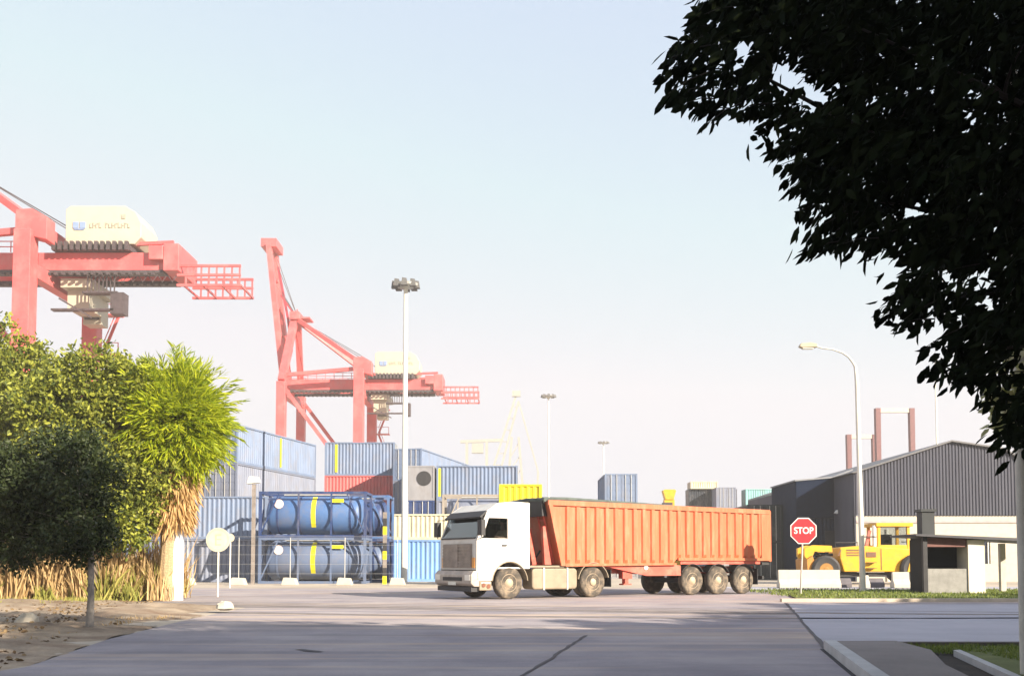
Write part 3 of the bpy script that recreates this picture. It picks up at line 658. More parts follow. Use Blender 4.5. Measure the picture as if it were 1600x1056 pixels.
# ================================================================ SIGNS
def stop_sign():
    b = gnd(1251, 929); Y = b.y; c = at(1255, 829, Y); t = thing("stop_sign", (b.x, Y, 0), "red octagonal stop sign on a thin grey post at the kerb", "stop sign")
    MB().tube([(0, 0, 0), (c.x-b.x, 0, c.z+0.3)], 0.035, 10).build("post", M_steel, t, smooth=True)
    r = 0.52; cx = c.x-b.x
    oc = lambda rr: [(cx+rr*math.cos(R(22.5+45*k)), c.z+rr*math.sin(R(22.5+45*k))) for k in range(8)]
    pl = MB().prism(oc(r), -0.045, -0.036).build("sign_plate", mat("sign_white", (0.75, 0.72, 0.68), 0.5), t)
    MB().prism(oc(r*0.93), -0.052, -0.046).build("sign_face", mat("sign_red", (0.68, 0.02, 0.03), 0.4, var=0.05), pl)
    cu = bpy.data.curves.new("lettering", 'FONT'); cu.body = "STOP"; cu.size = 0.42; cu.extrude = 0.003; cu.align_x = 'CENTER'; cu.align_y = 'CENTER'; cu.offset = 0.008
    o = bpy.data.objects.new("lettering", cu); COL.objects.link(o)
    dg = bpy.context.evaluated_depsgraph_get(); me = bpy.data.meshes.new_from_object(o.evaluated_get(dg)); bpy.data.objects.remove(o)
    o = bpy.data.objects.new("lettering", me); COL.objects.link(o); me.materials.clear(); me.materials.append(MATS["sign_white"])
    o.parent = pl; o.location = (cx, -0.056, c.z); o.rotation_euler = (math.pi/2, 0, 0); o.scale = (0.72, 0.8, 1)
stop_sign()
def round_sign(px, py, r, ybase, label, ring=True):
    b = gnd(px, ybase); c = at(px, py, b.y); t = thing("round_sign", (b.x, b.y, 0), label, "road sign", group="faded round road signs by the fence")
    MB().tube([(0, 0, 0), (0, 0, c.z+r*0.5)], 0.035, 10).build("post", M_pale, t, smooth=True)
    pl = MB().lathe([(r, -0.05), (r, -0.04)], (0, 0, c.z), 'y', 32).build("sign_plate", mat("faded_sign_cream", (0.60, 0.56, 0.44), 0.5), t)
    m = MB(); d = mat("faded_sign_mark", (0.55, 0.47, 0.33), 0.6)
    n = 28
    for k in range(n):
        a0, a1 = 2*math.pi*k/n, 2*math.pi*(k+1)/n
        q = [(rr*math.cos(a), -0.053, c.z+rr*math.sin(a)) for a in (a0, a1) for rr in (r*0.80, r*0.92)]; m.add(q, [(0, 1, 3, 2)])
    m.build("sign_ring", mat("faded_sign_ring", (0.62, 0.52, 0.38), 0.6), pl, fix=False)
    e = MB(); s_ = r*0.45
    e.box(-s_*0.5, -s_*0.22, -0.056, -0.051, c.z-s_, c.z+s_)
    for q in (-1, 0, 0.8): e.box(-s_*0.2, s_*0.6, -0.056, -0.051, c.z+q*s_, c.z+q*s_+s_*0.22)
    e.build("lettering", d, pl)
round_sign(340, 843, 0.42, 932, "cream faded round road sign on a white post at the left verge")
round_sign(359, 840, 0.2, 918, "smaller faded round sign half hidden behind the cream round sign")

# ================================================================ TRUCK
def truck():
    t = thing("tipper_truck", (-0.06, 32.4, 0), "white cab tipper truck with ribbed orange trailer crossing the road", "truck", rotz=math.atan2(5.6, 8.96))
    W = 2.48
    def arch(cx, cz, r, a0, a1, n=10): return [(cx+r*math.cos(R(a0+(a1-a0)*k/n)), cz+r*math.sin(R(a0+(a1-a0)*k/n))) for k in range(n+1)]
    # --- cab
    cb = MB()
    low = [(-1.26, 0.60), (-0.72, 0.60)]+arch(0, 0.54, 0.66, 172, 42)+[(0.77, 0.98), (0.77, 1.97), (-1.26, 1.97)]
    for y0, y1 in ((0.0, 0.06), (W-0.06, W)):
        cb.prism(low, y0, y1)
        cb.prism([(-1.26, 1.97), (-1.03, 1.97), (-0.80, 2.62), (-0.10, 2.62), (-0.10, 1.97), (0.77, 1.97), (0.77, 3.16), (0.1, 3.18), (-0.45, 3.12), (-0.86, 2.86)], y0, y1)
    cb.box(0.71, 0.768, 0.06, W-0.06, 0.98, 3.155)                       # rear wall
    cb.prism([(-0.86, 2.86), (-0.45, 3.12), (0.1, 3.18), (0.77, 3.16), (0.77, 3.10), (0.1, 3.12), (-0.43, 3.06), (-0.82, 2.80)], 0.06, W-0.06)  # roof
    cb.box(-1.2, 0.71, 0.06, W-0.06, 0.98, 1.04)                         # floor
    cb.prism([(-1.262, 0.95), (-1.262, 1.97), (-1.20, 1.97), (-1.20, 0.95)], 0.06, W-0.06)    # front wall
    cab = cb.build("cab", M_white, t, bevel=0.025)
    ws = MB(); ws.prism([(-1.235, 1.99), (-1.21, 1.99), (-0.85, 2.78), (-0.875, 2.80)], 0.10, W-0.10); ws.build("windscreen", M_glass, cab)
    MB().box(-1.29, -1.2, 0.12, W-0.12, 1.955, 2.0).build("wiper_trim", M_black, cab)
    sv_ = MB(); sv_.prism([(-1.12, 2.66), (-0.88, 2.86), (-0.84, 2.84), (-1.06, 2.62)], 0.04, W-0.04); sv_.build("sun_visor", M_black, cab)
    for y in (0.02, W-0.04):
        MB().prism([(-1.02, 1.98), (-0.79, 2.61), (-0.11, 2.61), (-0.11, 1.98)], y, y+0.015).build("side_window", M_glass, cab)
    dl = MB()
    for pts in ([(-1.05, 0.72), (-1.05, 1.95)], [(-0.09, 1.2), (-0.09, 2.6)]): dl.box(pts[0][0]-0.012, pts[0][0]+0.012, -0.004, 0.0, pts[0][1], pts[1][1])
    dl.build("door_seam", M_grille, cab); MB().box(-0.32, -0.14, -0.03, 0.0, 1.72, 1.77).build("door_handle", M_black, cab)
    # interior
    it = MB(); it.box(0.0, 0.5, 0.3, 0.95, 1.04, 1.75); it.box(0.35, 0.55, 0.3, 0.95, 1.75, 2.5); it.box(0.0, 0.5, 1.5, 2.15, 1.04, 1.75); it.box(0.35, 0.55, 1.5, 2.15, 1.75, 2.5)
    it.build("seat", mat("seat_cloth", (0.08, 0.07, 0.07), 0.9), cab); MB().box(-1.19, -0.9, 0.07, W-0.07, 1.5, 1.93).build("dashboard", mat("dash_tan", (0.2, 0.17, 0.14), 0.7), cab)
    stw = MB(); 
    stw.tube([(-0.72+0.06*math.sin(2*math.pi*k/20), 0.62+0.22*math.cos(2*math.pi*k/20), 1.93+0.2*math.sin(2*math.pi*k/20)) for k in range(21)], 0.017, 6); stw.tube([(-0.72, 0.62, 1.93), (-0.95, 0.62, 1.8)], 0.025, 6)
    stw.build("steering_wheel", M_black, cab)
    # grille, lights, bumper
    g = MB(); g.box(-1.30, -1.264, 0.28, W-0.28, 1.02, 1.80)
    for q in range(7): g.box(-1.325, -1.30, 0.3, W-0.3, 1.07+q*0.105, 1.12+q*0.105)
    g.box(-1.335, -1.30, W/2-0.12, W/2+0.12, 1.05, 1.78); g.build("grille", M_grille, cab)
    bm = MB(); bm.prism([(-1.34, 0.42), (-1.46, 0.52), (-1.46, 0.80), (-1.36, 0.93), (-1.15, 0.93), (-1.15, 0.42)], 0.0, W)
    bp = bm.build("bumper", mat("dusty_silver_bumper", (0.42, 0.37, 0.32), 0.5, var=0.2, dirt=(0.3, 0.24, 0.18), damt=0.6, dscale=4), t, bevel=0.03)
    sk = MB(); sk.box(-1.40, -1.1, 0.1, W-0.1, 0.26, 0.415); sk.box(-1.475, -1.461, 0.6, W-0.6, 0.60, 0.72); sk.build("air_dam", M_black, bp)
    for y in (0.06, W-0.40):
        h = MB(); h.box(-1.475, -1.455, y, y+0.34, 0.62, 0.80); h.build("headlight", mat("headlight_glass", (0.75, 0.72, 0.65), 0.15), bp)
        MB().box(-1.285, -1.262, y+0.02, y+0.2, 1.02, 1.35).build("indicator", mat("amber", (0.7, 0.3, 0.05), 0.3), cab)
    MB().box(-1.478, -1.462, W/2-0.26, W/2+0.26, 0.46, 0.57).build("number_plate", M_pale, bp)
    dp = MB(); dp.box(0.79, 0.83, 0.3, W-0.3, 1.2, 2.6); dp.build("rear_panel", M_black, cab)
    sp = MB(); sp.box(-1.15, -0.70, 0.0, 0.30, 0.30, 0.595); stp = sp.build("step_panel", M_dusty, t, bevel=0.02)
    s2 = MB(); s2.lathe([(0.07, -0.02), (0.06, 0.0)], (-1.0, 0.0, 0.47), 'y', 14); s2.lathe([(0.07, -0.02), (0.06, 0.0)], (-0.82, 0.0, 0.43), 'y', 14); s2.build("step_light", mat("dark_lens", (0.2, 0.08, 0.05), 0.3), stp)
    MB().box(-1.1, -0.75, -0.02, 0.0, 0.52, 0.56).build("step", M_steel, stp)
    for y, sgn in ((0, -1), (W, 1)):
        mr = MB(); mr.tube([(-1.0, y, 2.62), (-1.22, y+sgn*0.25, 2.62), (-1.22, y+sgn*0.25, 2.0), (-1.0, y, 2.02)], 0.018, 6); mr.box(-1.30, -1.16, y+sgn*0.25-0.13, y+sgn*0.25+0.13, 2.05, 2.55); mr.build("mirror", M_black, cab, bevel=0.0)
    ms = MB(); ms.box(-0.1, 0.6, 0.3, W-0.3, 3.18, 3.21); 
    mg = MB(); mg.tube([(p[0], 0.0, p[1]) for p in arch(0, 0.54, 0.68, 175, 5, 14)], 0.02, 6)
    for k in range(14):
        a, b = arch(0, 0.54, 0.67, 175, 8, 14)[k], arch(0, 0.54, 0.67, 175, 8, 14)[k+1]
        mg.add([(a[0], 0.02, a[1]), (b[0], 0.02, b[1]), (b[0], 0.5, b[1]), (a[0], 0.5, a[1])], [(0, 1, 2, 3)])
    mg.build("wheel_arch", M_dusty, cab)
    # --- wheels
    def wheel(x, y, out, dual=False):
        tr_ = MB(); wd = 0.30
        s_ = -1 if out < 0 else 1
        prof = [(0.30, 0.03), (0.42, 0.0), (0.485, 0.02), (0.52, 0.06), (0.525, 0.15), (0.52, wd-0.06), (0.485, wd-0.02), (0.42, wd), (0.30, wd-0.03)]
        tr_.lathe([(r_, o if s_ < 0 else -o) for r_, o in prof], (0, 0, 0), 'y', 36)
        if dual: tr_.lathe([(r_, (o if s_ < 0 else -o)+(0.33 if s_ < 0 else -0.33)) for r_, o in prof], (0, 0, 0), 'y', 36)
        w_ = tr_.build("wheel", M_rubber, t, loc=(x, y, 0.525), smooth=True)
        rm = MB(); q = -s_
        rm.lathe([(0.30, 0.035*q), (0.285, 0.02*q), (0.26, 0.05*q), (0.22, (0.12 if dual else 0.07)*q), (0.15, (0.11 if dual else 0.03)*q), (0.12, (-0.0)*q), (0.06, (-0.03)*q)], (0, 0, 0), 'y', 28)
        for k in range(8): a = k*math.pi/4; rm.tube([(0.185*math.cos(a), 0.14*q, 0.185*math.sin(a)), (0.185*math.cos(a), 0.03*q, 0.185*math.sin(a))], 0.016, 6)
        rm.build("rim", M_rim, w_, smooth=True)
    for x, dual in ((0, 0), (3.38, 1), (7.93, 0), (9.22, 0), (10.52, 0)):
        wheel(x, 0.03, -1, dual); wheel(x, W-0.03, 1, dual)
    ax = MB()
    for x in (0, 3.38, 7.93, 9.22, 10.52): ax.tube([(x, 0.3, 0.525), (x, W-0.3, 0.525)], 0.09, 8)
    ax.build("axle", M_black, t)
    # --- tractor chassis
    ch = MB()
    for y in (0.8, W-0.9): ch.box(-1.1, 4.3, y, y+0.1, 0.72, 0.95)
    ch.box(2.6, 4.2, 0.75, W-0.75, 0.955, 1.06); ch.box(4.2, 4.3, 0.3, W-0.3, 0.6, 0.8); ch.build("chassis", M_black, t)
    ft = MB(); ft.prism([(0.95, 0.30), (2.62, 0.30), (2.70, 0.38), (2.70, 0.92), (2.62, 1.0), (0.95, 1.0), (0.87, 0.92), (0.87, 0.38)], 0.02, 0.66); f_ = ft.build("fuel_tank", M_dusty, t, bevel=0.05)
    fs = MB()
    for x in (1.3, 2.25): fs.box(x, x+0.06, 0.0, 0.68, 0.285, 1.02)
    build_each(fs, "strap", M_steel, f_)
    MB().box(0.8, 2.75, 0.06, 0.5, 1.03, 1.09).build("catwalk", M_dusty, t)
    mgd = MB()
    for y0, y1 in ((0.0, 0.66), (W-0.66, W)):
        o_ = arch(3.38, 0.54, 0.66, 172, 12, 14); i_ = arch(3.38, 0.54, 0.635, 172, 12, 14)
        mgd.prism(o_+i_[::-1], y0, y1)
    mgd.build("mudguard", M_dusty, t)
    # exhaust and air lines behind the cab
    al = MB(); al.tube([(0.85, 0.5, 1.1), (0.85, 0.5, 2.9)], 0.09, 10); al.tube([(0.95, 1.0, 1.9), (1.2, 1.0, 1.3), (1.6, 1.1, 1.2), (1.9, 1.1, 1.6)], 0.03, 6); al.build("exhaust_stack", M_black, t)
    # --- trailer body
    T = MB(); zt = 3.25
    side = [(2.05, 1.12), (7.0, 1.14), (7.15, 1.30), (11.85, 1.30), (11.85, zt-0.03), (1.55, zt)]
    body_side = []
    for y0, y1 in ((0.06, 0.10), (W-0.10, W-0.06)): T.prism(side, y0, y1)
    T.prism([(1.55, zt), (1.60, zt), (2.10, 1.12), (2.05, 1.12)], 0.10, W-0.10)      # front wall
    T.box(11.80, 11.85, 0.10, W-0.10, 1.30, zt-0.03)
    T.box(2.1, 7.05, 0.10, W-0.10, 1.12, 1.17); T.box(7.05, 11.8, 0.10, W-0.10, 1.30, 1.35)
    body = T.build("trailer_body", M_orange, t)
    rbs = [MB(), MB()]; n = 23
    for k in range(n):
        x = 2.22+k*0.412; zb = (1.16 if x < 6.9 else 1.36); ztt = zt-0.17
        for ya, yb in ((0.0, 0.06), (W-0.06, W)):
            yo, yi = (ya, yb) if ya < 1 else (yb, ya)
            rbs[0 if ya < 1 else 1].add([(x, yi, zb), (x+0.045, yo, zb+0.12), (x+0.175, yo, zb+0.12), (x+0.22, yi, zb), (x, yi, ztt), (x+0.045, yo, ztt), (x+0.175, yo, ztt), (x+0.22, yi, ztt)],
                   [(0, 4, 5, 1), (1, 5, 6, 2), (2, 6, 7, 3), (4, 7, 6, 5), (0, 1, 2, 3)])
    for rb in rbs: rb.build("side_ribs", M_orange, body)
    rl = MB()
    for ya, yb in ((-0.02, 0.058), (W-0.058, W+0.02)):
        rl.prism([(1.50, zt-0.14), (11.9, zt-0.19), (11.9, zt-0.02), (1.50, zt+0.03)], ya, yb); rl.box(7.2, 11.85, ya, yb, 1.26, 1.36)
        rl.prism([(1.52, zt-0.14), (1.68, zt-0.14), (2.20, 1.08), (2.02, 1.08)], ya, yb)
        rl.prism([(2.2, 1.06), (7.1, 1.10), (7.1, 1.17), (2.2, 1.15)], ya, yb)
    rl.build("top_rail", M_orange, body)
    tg = MB(); tg.box(11.86, 11.98, 0.0, W, 1.22, zt-0.06); tgo = tg.build("tailgate", M_orange, body, bevel=0.02)
    tg2 = MB()
    for y in (-0.025, W-0.0): tg2.box(11.42, 11.9, y, y+0.025, 1.30, zt-0.2)
    for q in range(4): tg2.box(11.99, 12.05, 0.1, W-0.1, 1.5+q*0.45, 1.6+q*0.45)
    tg2.build("corner_post", M_orange, body)
    # tarp on hoops
    tp = MB(); tp.tube([(1.45, 0.3, zt+0.06), (2.4, 0.2, zt+0.09), (4.5, 0.1, zt+0.05), (7.0, 0.08, zt+0.0)], [0.08, 0.07, 0.05, 0.03], 8)
    tp.tube([(1.45, 0.1, zt+0.04), (1.45, W/2, zt+0.08), (1.45, W-0.1, zt+0.04)], 0.07, 8); tp.build("rolled_tarp", mat("dark_green_tarp", (0.08, 0.10, 0.09), 0.8, var=0.3), body)
    tpf = MB(); tpf.prism([(1.42, 2.75), (1.40, zt+0.0), (1.50, zt+0.0), (1.62, 2.75)], 0.25, W-0.25); tpf.build("tarp_front", M_black, body)
    # front ram and ladder
    rm = MB(); rm.tube([(1.50, W/2, 1.15), (1.36, W/2, 2.7)], [0.14, 0.11], 12); rm.box(1.35, 1.95, 0.95, 1.55, 1.05, 1.2); rm.build("tipping_ram", M_red, t)
    ld = MB()
    for y in (0.35, 0.7): ld.bar((1.95, y, 1.15), (1.50, y, 2.9), 0.05)
    for q in range(6): ld.bar((1.95-0.45*q/6, 0.35, 1.2+1.7*q/6), (1.95-0.45*q/6, 0.7, 1.2+1.7*q/6), 0.035)
    ld.build("ladder", M_red, body)
    rp = MB(); rp.prism([(1.30, 1.12), (1.30, 2.35), (1.42, 2.35), (1.62, 1.12)], 0.9, 1.6); rp.prism([(1.44, 1.12), (1.36, 2.4), (1.46, 2.4), (1.70, 1.12)], 0.12, 0.26); rp.build("front_panel", M_red, body)
    # trailer chassis
    tc_ = MB()
    for y in (0.62, W-0.74):
        tc_.prism([(2.3, 1.03), (4.2, 1.03), (5.0, 0.78), (11.6, 0.78), (11.6, 1.05), (7.0, 1.05), (7.0, 1.10), (2.3, 1.10)], y, y+0.12)
    tc_.prism([(3.9, 1.06), (4.4, 0.98), (5.8, 0.72), (7.4, 0.72), (7.4, 1.08), (6.9, 1.13), (3.9, 1.13)], 0.10, 0.14)
    for x in (3.0, 5.2, 7.2, 8.6, 9.9, 11.5): tc_.box(x, x+0.1, 0.74, W-0.74, 0.84, 1.0)
    tc_.box(7.35, 11.4, 0.05, 0.09, 1.13, 1.25)
    tcc = tc_.build("trailer_chassis", M_red, t)
    lgm = MB()
    for y in (0.2, W-0.4): lgm.box(4.9, 5.05, y, y+0.18, 0.45, 1.0); lgm.box(4.8, 5.15, y-0.05, y+0.22, 0.40, 0.45)
    lgm.box(4.78, 5.2, 0.18, 0.42, 0.62, 0.95); lgm.build("landing_leg", M_red, tcc)
    MB().lathe([(0.09, -0.03), (0.09, 0.0)], (5.75, 0.1, 1.02), 'y', 14).build("side_lamp", mat("white_lens", (0.85, 0.85, 0.85), 0.3), tcc)
    rbm = MB(); rbm.box(11.6, 11.7, 0.15, W-0.15, 0.55, 0.68); rbm.box(11.58, 11.68, 0.6, 0.7, 0.66, 1.0); rbm.box(11.58, 11.68, W-0.7, W-0.6, 0.66, 1.0); rbm.box(11.55, 11.95, 0.1, 0.5, 1.1, 1.2); rbm.build("rear_bumper", M_black, tcc)
    mfl = MB()
    for x in (4.15, 11.25): mfl.box(x, x+0.02, 0.05, 0.55, 0.35, 0.95)
    mfl.build("mud_flap", M_black, t)
    mgr = MB()
    for x in (7.93, 9.22, 10.52):
        o_ = arch(x, 0.54, 0.61, 150, 30, 10); i_ = arch(x, 0.54, 0.585, 150, 30, 10); mgr.prism(o_+i_[::-1], 0.04, 0.42)
    mgr.build("trailer_mudguard", M_black, t)
    return t
TR = truck()
def skin_chain(name, verts, edges, radii, m, parent, sub=2, loc=(0, 0, 0)):
    me = bpy.data.meshes.new(name); me.from_pydata(verts, edges, []); me.materials.append(m)
    o = bpy.data.objects.new(name, me); COL.objects.link(o); o.parent = parent; o.location = loc
    o.modifiers.new("skin", 'SKIN'); 
    for i, r_ in enumerate(radii): me.skin_vertices[0].data[i].radius = (r_, r_)
    me.skin_vertices[0].data[0].use_root = True
    s_ = o.modifiers.new("sub", 'SUBSURF'); s_.levels = sub; s_.render_levels = sub
    return o
def driver():
    t = thing("person", TR.matrix_basis @ Vector((0.0, 0.44, 1.62)), "person driving the truck in a tan top, forearm on the cab window sill", "person", rotz=TR.rotation_euler.z)
    # local: -x forward, y away from camera. sits on the seat
    V_ = [(0, 0, 0.12), (0.0, 0, 0.35), (0.0, 0, 0.55), (0, 0, 0.66), (-0.01, 0, 0.75), (-0.03, 0, 0.86), (-0.02, 0, 0.95),
          (0.0, -0.19, 0.56), (-0.08, -0.30, 0.36), (-0.34, -0.36, 0.38), (-0.42, -0.34, 0.40),
          (0.0, 0.19, 0.56), (-0.18, 0.24, 0.34), (-0.48, 0.14, 0.34), (-0.56, 0.12, 0.36),
          (-0.02, -0.1, 0.10), (-0.42, -0.12, 0.12), (-0.02, 0.1, 0.10), (-0.42, 0.12, 0.12), (-0.5, -0.12, -0.3), (-0.5, 0.12, -0.3)]
    E_ = [(0, 1), (1, 2), (2, 3), (3, 4), (4, 5), (5, 6), (2, 7), (7, 8), (8, 9), (9, 10), (2, 11), (11, 12), (12, 13), (13, 14), (0, 15), (15, 16), (0, 17), (17, 18), (16, 19), (18, 20)]
    rad = [0.14, 0.14, 0.15, 0.065, 0.06, 0.095, 0.085, 0.075, 0.05, 0.038, 0.03, 0.075, 0.05, 0.038, 0.03, 0.085, 0.06, 0.085, 0.06, 0.045, 0.045]
    # fingers on each wrist
    for root, base, s_ in ((10, Vector((-0.42, -0.34, 0.40)), 1), (14, Vector((-0.56, 0.12, 0.36)), -1)):
        for k, ln in enumerate((0.07, 0.08, 0.075, 0.06)):
            p1 = base+Vector((-0.05, (k-1.5)*0.018, 0.01)); p2 = p1+Vector((-ln*0.6, 0, 0.01)); p3 = p2+Vector((-ln*0.35, 0, -0.035)); n_ = len(V_)
            V_ += [tuple(p1), tuple(p2), tuple(p3)]; E_ += [(root, n_), (n_, n_+1), (n_+1, n_+2)]; rad += [0.012, 0.009, 0.008]
        p1 = base+Vector((-0.02, 0.04*s_, 0.0)); p2 = p1+Vector((-0.04, 0.015*s_, -0.01)); n_ = len(V_); V_ += [tuple(p1), tuple(p2)]; E_ += [(root, n_), (n_, n_+1)]; rad += [0.011, 0.009]
    body = skin_chain("body", V_, E_, rad, M_skin, t)
    sh = skin_chain("shirt", [(0, 0, 0.1), (0, 0, 0.35), (0, 0, 0.55), (0, -0.19, 0.56), (-0.06, -0.28, 0.42), (0, 0.19, 0.56), (-0.12, 0.23, 0.42)], [(0, 1), (1, 2), (2, 3), (3, 4), (2, 5), (5, 6)], [0.165, 0.165, 0.17, 0.095, 0.075, 0.095, 0.075], M_shirt, t)
    hair = MB(); hair.lathe([(0.02, 0.10), (0.07, 0.09), (0.105, 0.05), (0.112, 0.0), (0.10, -0.05)], (0.01, 0, 0.93), 'z', 16); hair.build("hair", M_hair, t, smooth=True)
    fc = MB(); fc.tube([(-0.115, 0, 0.88), (-0.15, 0, 0.85)], [0.012, 0.02], 6); fc.build("nose", M_skin, t, smooth=True)
    ey = MB()
    for y in (-0.035, 0.035): ey.lathe([(0.012, -0.005), (0.006, 0.004)], (-0.115, y, 0.89), 'x', 8)
    ey.box(-0.122, -0.112, -0.025, 0.025, 0.815, 0.823); ey.build("eye", M_hair, t)
    er = MB()
    for s_ in (-1, 1): er.lathe([(0.03, -0.008), (0.025, 0.008)], (0.0, s_*0.10, 0.87), 'y', 10)
    er.build("ear", M_skin, t, smooth=True)
driver()

# ================================================================ WAREHOUSE, SHED, SHELTER
def corrugate(mb, x0, x1, y, z0, ztop, pitch=0.3, depth=0.05, m=None):
    n = int((x1-x0)/pitch); vs_ = []
    for i in range(n):
        for f, d in ((0, 0), (0.3, 0), (0.5, -depth), (0.8, -depth)):
            x = x0+(i+f)*(x1-x0)/n; vs_ += [(x, y+d, z0), (x, y+d, ztop(x))]
    vs_ += [(x1, y, z0), (x1, y, ztop(x1))]; k = len(vs_)//2
    mb.add(vs_, [(2*i, 2*i+2, 2*i+3, 2*i+1) for i in range(k-1)], m)
M_clad = mat("dark_grey_cladding", (0.048, 0.052, 0.075), 0.75, var=0.12, scale=1.0, dirt=(0.085, 0.088, 0.11), damt=0.4, dscale=0.8, stretch=(2, 1, 0.3))
M_roof = mat("dark_roof_sheet", (0.12, 0.12, 0.13), 0.6)
def warehouse():
    Y = 62; P = [at(px, py, Y) for px, py in ((1334, 738), (1485, 689), (1566, 701), (1592, 716), (1592, 805), (1334, 805))]
    bx, bz = P[5].x, P[5].z; t = thing("warehouse", ((P[0].x+P[4].x)/2, Y, 0), "large grey corrugated gable warehouse with white lower wall on the right", "warehouse")
    ox = t.location.x; pr = [(p.x-ox, p.z) for p in P]
    def top(x): return np.interp(x, [pr[0][0], pr[1][0], pr[2][0], pr[3][0]], [pr[0][1], pr[1][1], pr[2][1], pr[3][1]])
    c = MB(); corrugate(c, pr[0][0], pr[3][0], 0, bz, top, 0.2, 0.05); c.build("gable_cladding", M_clad, t, fix=False)
    L_ = 28; rf = MB()
    for a, b in ((0, 1), (1, 2), (2, 3)):
        (xa_, za), (xb, zb) = pr[a], pr[b]
        rf.add([(xa_-(0.25 if a == 0 else 0), -0.25, za-(0.08 if a == 0 else 0)+0.05), (xb, -0.25, zb+0.05), (xb, L_, zb+0.05), (xa_, L_, za+0.05), (xa_, -0.25, za-0.05), (xb, -0.25, zb-0.05), (xb, L_, zb-0.05), (xa_, L_, za-0.05)],
               [(0, 1, 2, 3), (7, 6, 5, 4), (0, 4, 5, 1), (3, 2, 6, 7), (0, 3, 7, 4), (1, 5, 6, 2)])
    rf.build("roof", M_roof, t)
    sw = MB(); sw.box(pr[0][0], pr[0][0]+0.1, 0.02, L_, 0, pr[0][1]-0.06); sw.box(pr[3][0]-0.1, pr[3][0], 0.02, L_, 0, pr[3][1]-0.06); sw.build("side_wall", M_clad, t)
    x0, x1 = pr[0][0], pr[3][0]
    wl = MB(); wl.box(x0, x0+2.9, 0.05, 0.25, 0, bz-0.02); wl.box(x0+2.9, x0+5.6, 0.05, 0.25, 2.5, bz-0.02); wl.box(x0+5.6, x1, 0.05, 0.25, 2.62, bz-0.02)
    wl.box(x0+5.6, x0+6.5, 0.05, 0.25, 0, 2.62); wl.box(x1-1.9, x1, 0.05, 0.25, 0, 2.62); wl.box(x0+6.5, x1-1.9, 0.05, 0.25, 0, 1.1)
    wl.build("lower_wall", M_concw, t)
    MB().box(x0+2.9, x0+5.6, 0.16, 0.22, 0, 2.5).build("roller_door", mat("grey_door", (0.42, 0.4, 0.38), 0.6), t)
    win = MB().box(x0+6.5, x1-1.9, 0.15, 0.2, 1.1, 2.62).build("window", mat("dark_window", (0.03, 0.035, 0.05), 0.15), t)
    fr = MB()
    xx = x0+6.5
    while xx < x1-1.9: fr.box(xx, xx+0.06, 0.08, 0.148, 1.1, 2.62); xx += 0.9
    fr.build("window_frame", M_pale, win)
    MB().box(x0+0.1, x1-0.1, -0.02, 0.04, bz-0.45, bz-0.3).build("band", mat("pinkish_band", (0.42, 0.33, 0.33), 0.7), t)
    MB().box(pr[0][0]+2.0, pr[0][0]+2.06, -0.09, -0.02, 0, 3.3).build("drainpipe", M_pale, t)
warehouse()
def shed():
    Y = 66; a = at(1243, 752, Y); b = at(1300, 747, Y); c = at(1334, 735, Y); xr = at(1333, 700, Y).x
    t = thing("shed", (a.x, Y, 0), "dark navy flat roofed shed joined to the warehouse's left side", "shed"); w_ = xr-a.x-0.1
    m = MB(); corrugate(m, 0, w_, 0, 0, lambda x: 4.1, 0.25, 0.04); m.build("lower_wall", mat("navy_sheet", (0.012, 0.021, 0.045), 0.9, spec=0.1, dirt=(0.03, 0.035, 0.05), damt=0.5), t, fix=False)
    m = MB(); m.box(0, 0.1, 0.02, 6, 0, a.z); m.box(0, w_, 6, 6.1, 0, a.z); m.build("side_wall", MATS["navy_sheet"], t)
    m = MB(); m.prism([(0, 4.12), (w_, 4.12), (w_, c.z-0.1), (b.x-a.x, b.z), (0, a.z)], -0.12, -0.02); m.build("fascia", mat("navy_fascia", (0.009, 0.016, 0.036), 0.9, spec=0.1), t)
    MB().prism([(-0.1, a.z+0.005), (b.x-a.x, b.z+0.005), (w_, c.z), (w_, c.z+0.1), (b.x-a.x, b.z+0.1), (-0.1, a.z+0.1)], -0.2, 6.1).build("roof", mat("shed_roof", (0.2, 0.21, 0.23), 0.6), t)
    MB().box(w_-1.9, w_-0.1, -0.1, -0.05, 0.0, 3.3).build("door", M_black, t)
    l = thing("wall_lamp", (a.x+w_-0.9, Y-0.12, 4.2), "small white lamp on a bracket arm on the dark shed wall", "wall lamp")
    MB().tube([(0.9, 0, -0.1), (0.3, -0.4, 0.1), (-0.1, -0.6, 0.22)], 0.04, 8).build("bracket", M_pale, l)
    MB().prism([(-0.55, 0.22), (-0.1, 0.12), (0.02, 0.22), (-0.12, 0.42), (-0.4, 0.42)], -0.75, -0.45).build("lamp_shade", mat("white_lamp_enamel", (0.8, 0.8, 0.8), 0.4), l)
shed()
